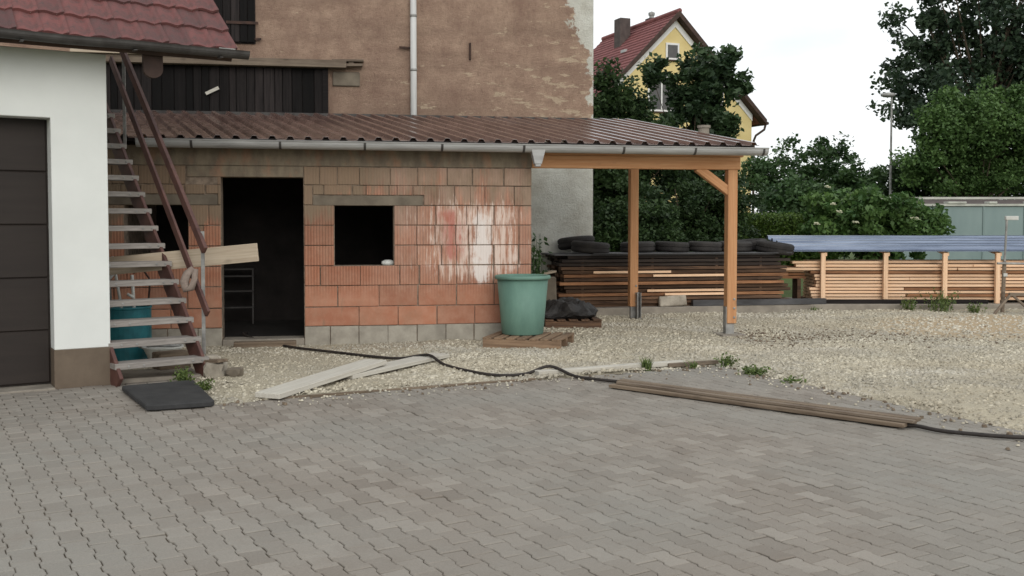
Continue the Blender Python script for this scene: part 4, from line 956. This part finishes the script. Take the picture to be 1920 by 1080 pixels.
o_ = len(vs); vs += [(x, y, z - .006) for x, y, z in vs]
fs = [(i, i + 1, k + i + 1, k + i) for i in range(k - 1)]; fs += [tuple(o_ + j for j in f)[::-1] for f in fs] + [(0, k, o_ + k, o_)] + [(k - 1, 2 * k - 1, o_ + 2 * k - 1, o_ + k - 1)] + [(i + 1, i, o_ + i, o_ + i + 1) for i in range(k - 1)] + [(k + i, k + i + 1, o_ + k + i + 1, o_ + k + i) for i in range(k - 1)]
MB().add(vs, fs).build('cover_sheet', 'blue_sheet', ns)
# short dark boards standing between the stacks
jb = thing('board_offcuts', 'small pile of short brown board offcuts on a trestle between the stacks', 'offcuts', (4.62, 17.35, .115))
for x in (-.12, .30): MB().box(x - .03, x + .03, -.02, .30, 0, .40).build('leg', 'lumber_old', jb)
for k in range(4): MB().box(-.28 + .03 * k, .42 - .02 * k, 0, .28, .405 + k * .055, .405 + k * .055 + .045).build('board', 'lumber_mid' if k != 2 else 'lumber', jb, bevel=.004)
# measuring pole and trestle at the edge of the yard
pole = thing('marker_pole', 'grey pole with a small white plate on top before the fresh lumber', 'pole', (7.86, 16.20, .04))
MB().tube([(0, 0, 0), (.02, 0, .82)], .032, 8).build('lower_tube', 'grey_wood', pole); MB().tube([(.02, 0, .80), (.045, 0, 1.50)], .018, 8).build('upper_tube', 'galv', pole)
MB().box(.02, .22, -.03, .03, 1.48, 1.545).build('plate', 'white_plastic', pole, bevel=.006)
MB().box(-.012, .05, -.045, -.033, .58, .63).build('marker', 'white_plastic', pole)
MB().tube([(-.12, -.05, .79), (1.1, -.02, .77)], .018, 8).build('cross_bar', 'galv', pole)
tr = thing('sawhorse', 'low weathered sawhorse with splayed legs at the foot of the marker pole', 'sawhorse', (7.84, 15.95, .05))
beam_obj('top_rail', (0, 0, .30), (1.1, .05, .28), .06, .05, 'grey_wood', tr)
for a, b in (((0.02, 0, .29), (-.30, -.12, -.02)), ((.05, 0, .29), (.34, -.15, -.02)), ((.60, 0, .28), (.40, -.2, -.02)), ((1.0, .04, .28), (1.2, .2, -.02)), ((.02, 0, .29), (-.1, .25, -.02))):
    beam_obj('leg', a, b, .035, .04, 'grey_wood', tr, up=(0, 1, 0.1))

# ================================================================== vegetation
def leaves(name, P, size, mat, tint, up=.5, asp=.62, parent=None):
    """P (n,3) leaf centres; one folded four-point leaf each"""
    N = len(P); nrm = rng.normal(0, 1, (N, 3)); nrm[:, 2] = np.abs(nrm[:, 2]) + up; nrm /= np.linalg.norm(nrm, axis=1)[:, None]
    a = np.cross(nrm, rng.normal(0, 1, (N, 3))); a /= np.linalg.norm(a, axis=1)[:, None] + 1e-9; b = np.cross(nrm, a)
    s = (size * rng.uniform(.6, 1.25, N))[:, None]
    V = np.stack([P - a * s * .5, P + b * s * asp * .5 - nrm * s * .10 - a * s * .06, P + a * s * .5 - nrm * s * .12, P - b * s * asp * .5 - nrm * s * .10 - a * s * .06], 1).reshape(-1, 3)
    Fc = np.arange(N * 4).reshape(-1, 4)
    return link(name, np_mesh(name, V, Fc, mat, tint), parent)
def clumps_in(c, rad, N, shell=.45, seed=0, squash_low=0.):
    r = np.random.default_rng(seed); d = r.normal(0, 1, (N, 3)); d /= np.linalg.norm(d, axis=1)[:, None]
    # lumpy outline
    lump = 1 + .16 * np.sin(3.1 * d[:, 0] + seed) + .14 * np.sin(4.3 * d[:, 2] + 2.1 * seed) + .12 * np.sin(3.7 * d[:, 1] - seed) + r.normal(0, .07, N)
    q = (r.random(N) ** shell) * lump
    return np.array(c) + d * q[:, None] * np.array(rad)
def tree(name, label, cat, base, parts, mat, leaf, per, spread, trunk_r=.12, seed=1, branches=26, up=.5, group=None):
    """parts: list of (centre, radii, clump count)"""
    o = thing(name, label, cat, base, 0, group); r = np.random.default_rng(seed)
    C = np.concatenate([clumps_in(c, rad, n, seed=seed + i) for i, (c, rad, n) in enumerate(parts)]) - np.array(base)
    C[:, 2] = np.maximum(C[:, 2], .25)
    sp = spread * r.uniform(.6, 1.35, len(C)); P = []; T_ = []
    for i, c in enumerate(C):
        k = int(per * r.uniform(.55, 1.45)); d = r.normal(0, 1, (k, 3)); d /= np.linalg.norm(d, axis=1)[:, None]
        P.append(c + d * (r.random(k) ** .55)[:, None] * sp[i] * np.array([1, 1, .75])); T_.append(np.clip(r.uniform(.1, .9) * .65 + r.random(k) * .5 - .08, 0, 1))
    P = np.concatenate(P); T_ = np.concatenate(T_); k = P[:, 2] > .05
    leaves('crown', P[k], leaf, mat, T_[k], up, parent=o)
    tm = MB(); top = C[:, 2].max(); cx_, cy_ = C[:, 0].mean(), C[:, 1].mean()
    fork = [Vector((0, 0, -.1)), Vector((.02, 0, top * .25)), Vector((cx_ * .5, cy_ * .5, top * .5)), Vector((cx_, cy_, top * .86))]
    tm.tube(fork, [trunk_r * 1.15, trunk_r * .9, trunk_r * .6, trunk_r * .12], 8)
    for j in r.choice(len(C), min(branches, len(C)), replace=False):
        e_ = Vector(C[j]); h = min(max(e_.z * r.uniform(.4, .75), top * .12), top * .8); f_ = h / top
        a_ = fork[1].lerp(fork[2], min(1, max(0, (f_ - .25) / .25))) if f_ < .5 else fork[2].lerp(fork[3], (f_ - .5) / .36 if f_ < .86 else 1)
        mid = a_.lerp(e_, .5) + Vector((0, 0, -.05 * (e_ - a_).length)); rr_ = trunk_r * .32 * (1 - f_ * .6)
        tm.tube([a_, mid, e_], [rr_, rr_ * .65, rr_ * .25], 5, False)
    tm.build('trunk', 'bark', o); return o
def at(px, py, Y):   # helper for reading a point off at a chosen distance
    zc = Y; return ((px - 960) / 1900 * zc, Y, EYE + (415 - py) / 1900 * zc)
def W_(px, Y): return px / 1900 * Y
# bushes and trees behind the barn corner
tree('hazel_bush', 'dense dark hazel bush growing beside the barn corner', 'bush', (at(1150, 415, 24)[0], 24, 0),
     [(at(1160, 330, 24), (1.25, 1.1, 1.9), 120), (at(1135, 200, 24), (.7, .8, .95), 40), (at(1190, 270, 24), (.95, .9, 1.3), 60), (at(1140, 370, 23.6), (.8, .6, 1.1), 70)], 'leaf_dark', .13, 130, .34, .09, 3)
tree('maple_tree', 'dark broad-leaved tree before the yellow house gable', 'tree', (at(1290, 415, 25.5)[0], 25.5, 0),
     [(at(1300, 190, 25.5), (1.05, 1.0, 1.05), 70), (at(1355, 150, 25.5), (.55, .6, .55), 20), (at(1345, 232, 25.5), (.62, .7, .40), 22), (at(1275, 310, 25.5), (1.25, 1.1, 1.4), 80), (at(1222, 140, 25.5), (.22, .3, .55), 8), (at(1364, 105, 25.5), (.16, .16, .16), 3), (at(1392, 160, 25.5), (.25, .3, .2), 4)], 'leaf_maple', .17, 80, .27, .10, 8)
tree('undergrowth_bush', 'low dark shrub filling the gap between barn corner and hedge', 'bush', (at(1290, 415, 22.5)[0], 22.5, 0),
     [(at(1300, 405, 22.5), (1.15, .8, 1.0), 130), (at(1190, 425, 22.0), (1.05, .7, .9), 110), (at(1360, 420, 22.5), (.4, .5, .8), 40), (at(1240, 470, 22.0), (1.7, .5, .7), 90)], 'leaf_dark', .10, 130, .28, .06, 12)
# hedge
hd = thing('clipped_hedge', 'clipped yellow-green hedge beyond the old lumber stack', 'hedge', (at(1420, 415, 30)[0], 30, 0))
P = rng.uniform((-1.9, -.5, .1), (2.3, .5, 1.72), (42000, 3)); P[:, 2] += rng.normal(0, .03, len(P)); leaves('foliage', P, .09, 'leaf_hedge', rng.random(len(P)), parent=hd)
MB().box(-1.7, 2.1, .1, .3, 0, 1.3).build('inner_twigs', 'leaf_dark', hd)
# elder bush
el = tree('elder_bush', 'bright green elder bush with cream flower heads behind the lumber', 'bush', (at(1640, 415, 20.8)[0], 20.8, 0),
     [(at(1625, 400, 20.8), (.95, .8, .66), 75), (at(1720, 425, 20.8), (.75, .7, .40), 45), (at(1545, 420, 20.8), (.42, .6, .55), 30), (at(1640, 440, 20.8), (1.3, .7, .7), 60)], 'leaf_elder', .125, 110, .25, .06, 21, up=.2)
bx_ = el.location
for (px, py) in ((1717, 411), (1532, 421), (1551, 352), (1562, 384), (1573, 398), (1604, 418)):
    p = Vector(at(px, py, 19.95)) - bx_; m = MB(); r_ = random.Random(px)
    for _ in range(26):
        a = r_.uniform(0, 6.28); q = r_.random() ** .5 * (.11 if px == 1717 else .06)
        m.lathe([(.001, 0), (.016, .004), (.001, .012)], 5, (p.x + q * math.cos(a), p.y + q * math.sin(a) * .8, p.z + .02 * math.cos(q * 20) + r_.uniform(-.02, .02) + q * math.cos(a) * -.2))
    m.build('flower_head', 'flower', el)
# mid distance
for i, (px, py, Y, rx, rzz, nn, lab) in enumerate((
        (1445, 335, 40, 1.3, 1.55, 60, 'rounded green tree next to the yellow house, beyond the hedge'),
        (1535, 330, 42, 1.5, 1.35, 65, 'broad green tree between the house and the street lamp'),
        (1610, 355, 38, 1.1, .95, 45, 'low green tree beyond the elder bush, beside the street lamp'),
        (1490, 375, 33, 1.2, .7, 40, 'low spreading shrub over the white wall behind the hedge'))):
    tree('garden_tree', lab, 'tree', (at(px, 415, Y)[0], Y, 0), [(at(px, py, Y), (rx, rx, rzz), nn), (at(px + 15, 395, Y), (rx * 1.05, rx, 1.2), nn // 2)], ('leaf_mid', 'leaf_dark')[i % 2 == 1 and 0], .2, 70, .42, .1, 31 + i, 16, group='garden trees in the middle distance')
tree('tall_tree', 'very tall dark tree with sky showing through its open crown', 'tree', (at(1835, 415, 36)[0], 36, 0),
     [(at(1850, 90, 36), (3.6, 3.0, 3.3), 150), (at(1740, 160, 36), (1.5, 1.5, 1.3), 26), (at(1730, 60, 36), (1.0, 1.2, 1.2), 16), (at(1900, -60, 36), (3.4, 3, 2.6), 80), (at(1715, 215, 36), (1.0, 1, .5), 10), (at(1960, 140, 36), (2.6, 2.6, 3.4), 80)], 'leaf_big', .21, 95, .52, .24, 41, 60, up=.2)
tree('willow_shrub', 'fresh light green rounded tree below the tall dark one', 'tree', (at(1835, 415, 30)[0], 30, 0),
     [(at(1800, 240, 30), (1.25, 1.2, 1.05), 90), (at(1880, 260, 30), (1.3, 1.2, 1.1), 90), (at(1770, 300, 30), (1.1, 1.0, .8), 60), (at(1940, 250, 30), (1.0, 1.0, 1.2), 60), (at(1830, 335, 30), (1.7, 1.0, .7), 80), (at(1762, 205, 30), (.45, .5, .4), 9), (at(1848, 178, 30), (.4, .5, .45), 8), (at(1905, 176, 30), (.5, .5, .4), 9), (at(1728, 262, 30), (.45, .5, .4), 8), (at(1705, 310, 30), (.5, .5, .35), 8)], 'leaf_fresh', .12, 130, .36, .12, 51, up=.4)
tree('shade_bush', 'dark shrub row above the greenhouse roof', 'bush', (at(1800, 415, 32)[0], 32, 0),
     [(at(1720, 335, 32), (1.05, .9, .8), 55), (at(1830, 350, 32), (1.8, .9, .75), 85), (at(1930, 350, 32), (1.2, .9, .8), 50), (at(1690, 385, 32), (.8, .8, .9), 35)], 'leaf_dark', .13, 110, .34, .08, 61)
# weeds
def weed(x, y, h, nst, spread, label, seed, mat='leaf_weed', leaf=.035, broad=False, z=0.):
    r = random.Random(seed); o = thing('weed', label, 'weed', (x, y, z)); m = MB(); vs = []; Fq = []; P = []
    for k in range(nst):
        a = r.uniform(0, 6.28); L = h * r.uniform(.5, 1.1); q = spread * r.uniform(.1, 1); w = .004 + .003 * r.random()
        b0 = Vector((r.gauss(0, spread * .25), r.gauss(0, spread * .25), -.01)); tip = b0 + Vector((math.cos(a) * q, math.sin(a) * q, L)); mid = b0.lerp(tip, .5) + Vector((0, 0, L * .18)); sdv = Vector((-math.sin(a), math.cos(a), 0)) * w
        i = len(vs); vs += [b0 - sdv, b0 + sdv, mid + sdv, mid - sdv, tip + sdv * .2, tip - sdv * .2]; Fq += [(i, i + 1, i + 2, i + 3), (i + 3, i + 2, i + 4, i + 5)]
        if broad:
            for j in range(7): P.append(b0.lerp(tip, .3 + .7 * r.random()) + Vector((r.gauss(0, .02), r.gauss(0, .02), r.gauss(0, .02))))
    V = np.array([tuple(v) for v in vs]); link('blades', np_mesh('blades', V, np.array(Fq), mat, rng.random(len(Fq))), o)
    if P: leaves('leaves', np.array([tuple(p) for p in P]), leaf, mat, rng.random(len(P)), parent=o)
    return o
weed(1.35, 10.21, .13, 60, .10, 'largest grass tuft growing over the pale edging plank', 1)
weed(1.85, 10.33, .08, 40, .09, 'small grass tuft beside the grey edging board', 2)
weed(2.22, 10.42, .12, 26, .10, 'loose weed at the outer corner of the paving', 3, broad=True)
weed(2.38, 9.92, .06, 50, .16, 'flat weed patch along the paving edge past its corner', 4, broad=True)
weed(2.62, 9.45, .03, 20, .10, 'tiny weed creeping in the paving edge joint', 5, broad=True)
weed(-3.07, 9.42, .14, 34, .10, 'leafy weed growing between the rubber slab and stair stones', 6, broad=True)
weed(-2.75, 9.0, .08, 20, .08, 'small weed in the gravel at the rubber slab corner', 7, broad=True)
weed(.38, 15.75, 1.22, 46, .22, 'tall leafy weed growing at the shed corner by the trough', 8, 'leaf_mid', .09, True)
weed(7.05, 16.55, .38, 40, .35, 'sprawling weed against the slab before the fresh lumber', 9, broad=True, leaf=.05)
weed(6.55, 16.65, .28, 24, .22, 'small bushy weed at the slab edge before the fresh lumber', 10, broad=True, leaf=.05)
weed(5.0, 16.7, .10, 30, .12, 'short grass tuft at the foot of the slab between the stacks', 11)
weed(7.5, 16.4, .2, 24, .2, 'scrubby weed beside the sawhorse leg', 12, broad=True, leaf=.04)

# ================================================================== far buildings
HX, HY = 7.97, 50.0; ha = R(21.5)
house = thing('yellow_house', 'tall yellow gabled house with red tiled roof beyond the trees', 'house', (HX, HY, 0), ha)
HW, HE, HR, HL = 4.5, 7.0, 11.45, 7.4
FT = Matrix(((1, 0, 0, 0), (0, 0, 1, 0), (0, 1, 0, 0), (0, 0, 0, 1)))
MB().prism([(-HW, 0), (HW, 0), (HW, HE), (0, HR), (-HW, HE)], 0.0, HL, FT).build('wall', 'house_wall', house)
hroof = link('roof', None, house)
RO = 5.1; ez = HR + .18 - RO * (HR - HE) / HW
for sx in (-1, 1):
    sl2 = MB().add([(0, -.45, HR + .22), (0, HL + .4, HR + .22), (sx * RO, HL + .4, ez), (sx * RO, -.45, ez), (0, -.45, HR + .04), (0, HL + .4, HR + .04), (sx * RO, HL + .4, ez - .18), (sx * RO, -.45, ez - .18)],
             [(0, 1, 2, 3), (4, 7, 6, 5), (0, 3, 7, 4), (1, 5, 6, 2), (3, 2, 6, 7)]).build('roof_slope', 'house_roof', hroof)
    MB().add([(0, -.47, HR + .27), (sx * RO, -.47, ez + .05), (sx * RO, -.47, ez - .22), (0, -.47, HR - .02), (0, -.38, HR + .27), (sx * RO, -.38, ez + .05), (sx * RO, -.38, ez - .22), (0, -.38, HR - .02)],
             [(0, 1, 2, 3), (7, 6, 5, 4), (0, 4, 5, 1), (3, 2, 6, 7), (1, 5, 6, 2)]).build('barge_board', 'brown_trim', hroof)
    MB().add([(0, -.43, HR - .02), (sx * RO, -.43, ez - .23), (sx * RO, -.01, ez - .23), (0, -.01, HR - .02)], [(0, 1, 2, 3)]).build('soffit', 'brown_trim', hroof)
    MB().add([(0, -.06, HR - .10), (sx * HW, -.06, HE - .10), (sx * HW, -.06, HE - .42), (0, -.06, HR - .46), (0, .0, HR - .10), (sx * HW, .0, HE - .10), (sx * HW, .0, HE - .42), (0, 0, HR - .46)], [(0, 1, 2, 3), (0, 4, 5, 1), (3, 2, 6, 7)]).build('white_band', 'house_white', house)
    L_ = math.hypot(RO, HR + .22 - ez); nrow = 26
    for j in range(1, nrow):
        q = j / nrow; MB().bar((sx * RO * q, -.44, HR + .235 - (HR + .22 - ez) * q), (sx * RO * q, HL + .38, HR + .235 - (HR + .22 - ez) * q), .05, .03).build('tile_course', 'house_roof', hroof)
MB().tube([(0, -.46, HR + .26), (0, HL + .4, HR + .26)], .13, 8).build('ridge_cap', 'house_roof', hroof)
MB().box(-1.12, -.52, 3.6, 4.3, 9.9, 12.05).build('chimney', 'chimney', hroof, bevel=.02)
ch = MB().box(.05, .55, 2.6, 3.1, 11.0, 11.95).build('chimney', 'chimney', hroof, bevel=.02)
MB().lathe([(.12, 11.95), (.12, 12.12), (.17, 12.12), (.17, 12.25), (.02, 12.32)], 10, (.3, 2.85, 0)).build('chimney_cowl', 'galv', ch)
MB().box(.05, .5, 4.3, 4.8, 11.0, 11.85).build('chimney', 'chimney', hroof, bevel=.02)
MB().box(-1.75, -1.35, 1.9, 2.35, 9.98, 10.12).build('roof_hatch', 'zinc', hroof)
def hwin(x, z, w, h):
    o = MB().box(x - w / 2 - .1, x + w / 2 + .1, -.05, .0, z - h / 2 - .1, z + h / 2 + .1).build('window', 'house_white', house)
    MB().box(x - w / 2, x + w / 2, -.062, -.051, z - h / 2, z + h / 2).build('pane', 'glass', o)
    if w > .8: MB().box(x - .035, x + .035, -.075, -.0625, z - h / 2, z + h / 2).build('mullion', 'house_white', o)
    MB().box(x - w / 2 - .16, x + w / 2 + .16, -.14, -.0505, z - h / 2 - .17, z - h / 2 - .105).build('sill', 'brown_trim', o)
hwin(-.14, 10.05 - .25, .55, .62); hwin(-.75, 7.7, 1.3, 1.5); hwin(2.2, 7.6, 1.0, 1.4); hwin(-2.4, 4.6, 1.2, 1.4); hwin(2.4, 4.6, 1.2, 1.4)
MB().tube([(5.05, -.40, ez - .22), (5.0, -.38, ez - .45), (4.62, -.2, ez - .75), (4.58, -.08, ez - 1.0), (4.58, -.08, 0)], .06, 8).build('downpipe', 'brown_trim', house)
MB().tube([(5.12, -.5, ez - .14), (5.12, HL + .4, ez - .14)], .08, 8).build('gutter', 'brown_trim', house)
# street lamp
la = thing('street_lamp', 'thin grey street lamp post with oval head beside the tall tree', 'street lamp', (at(1668, 415, 31)[0], 31, 0))
MB().tube([(0, 0, 0), (0, 0, 5.36)], [.05, .026], 10).build('pole', 'galv', la)
MB().lathe([(.001, -.10), (.14, -.08), (.2, 0), (.16, .07), (.001, .1)], 16, m=Matrix.Translation((-.11, 0, 5.34)) @ Matrix.Diagonal((1.15, .7, .8, 1))).build('lamp_head', 'galv', la, smooth=True)
# greenhouse shed
gh = thing('greenhouse', 'long low grey-green sheeted greenhouse with pale roof rails', 'greenhouse', (9.6, 25.0, 0), R(-1))
for k in range(7):
    MB().box(.02, .98, -.015, .015, 0, 1.86).build('panel', 'greenhouse', gh, (k, 0, 0))
for k in range(8): MB().box(k - .022, k + .022, -.035, .035, 0, 1.87).build('post', 'greenhouse', gh)
MB().box(-.1, 7.1, -.06, .06, 1.875, 1.93).build('lower_rail', 'rail_light', gh); MB().box(-.4, 7.1, .9, 1.05, 2.06, 2.12).build('roof_rail', 'rail_light', gh)
MB().add([(-.1, .065, 1.93), (7.1, .065, 1.93), (7.1, .95, 2.055), (-.1, .95, 2.055), (7.1, 2.6, 1.9), (-.1, 2.6, 1.9)], [(0, 1, 2, 3), (3, 2, 4, 5)]).build('roof', 'chimney', gh)
for x, w in ((1.1, .45), (3.05, .25), (4.4, .3), (2.1, .2)): MB().box(x, x + w, -.09, .2, 1.932, 1.985).build('roof_clip', 'rail_light', gh, bevel=.008)
MB().box(-.1, 7.1, 2.5, 2.55, 0, 1.9).build('back_wall', 'greenhouse', gh)
wp = MB().box(-.9, .8, -.06, .06, 0, 2.05).build('garden_wall', 'house_white', None, (at(1487, 415, 36)[0], 36, 0)); tag(wp, 'small white wall glimpsed between the hedge and the elder bush', 'wall')
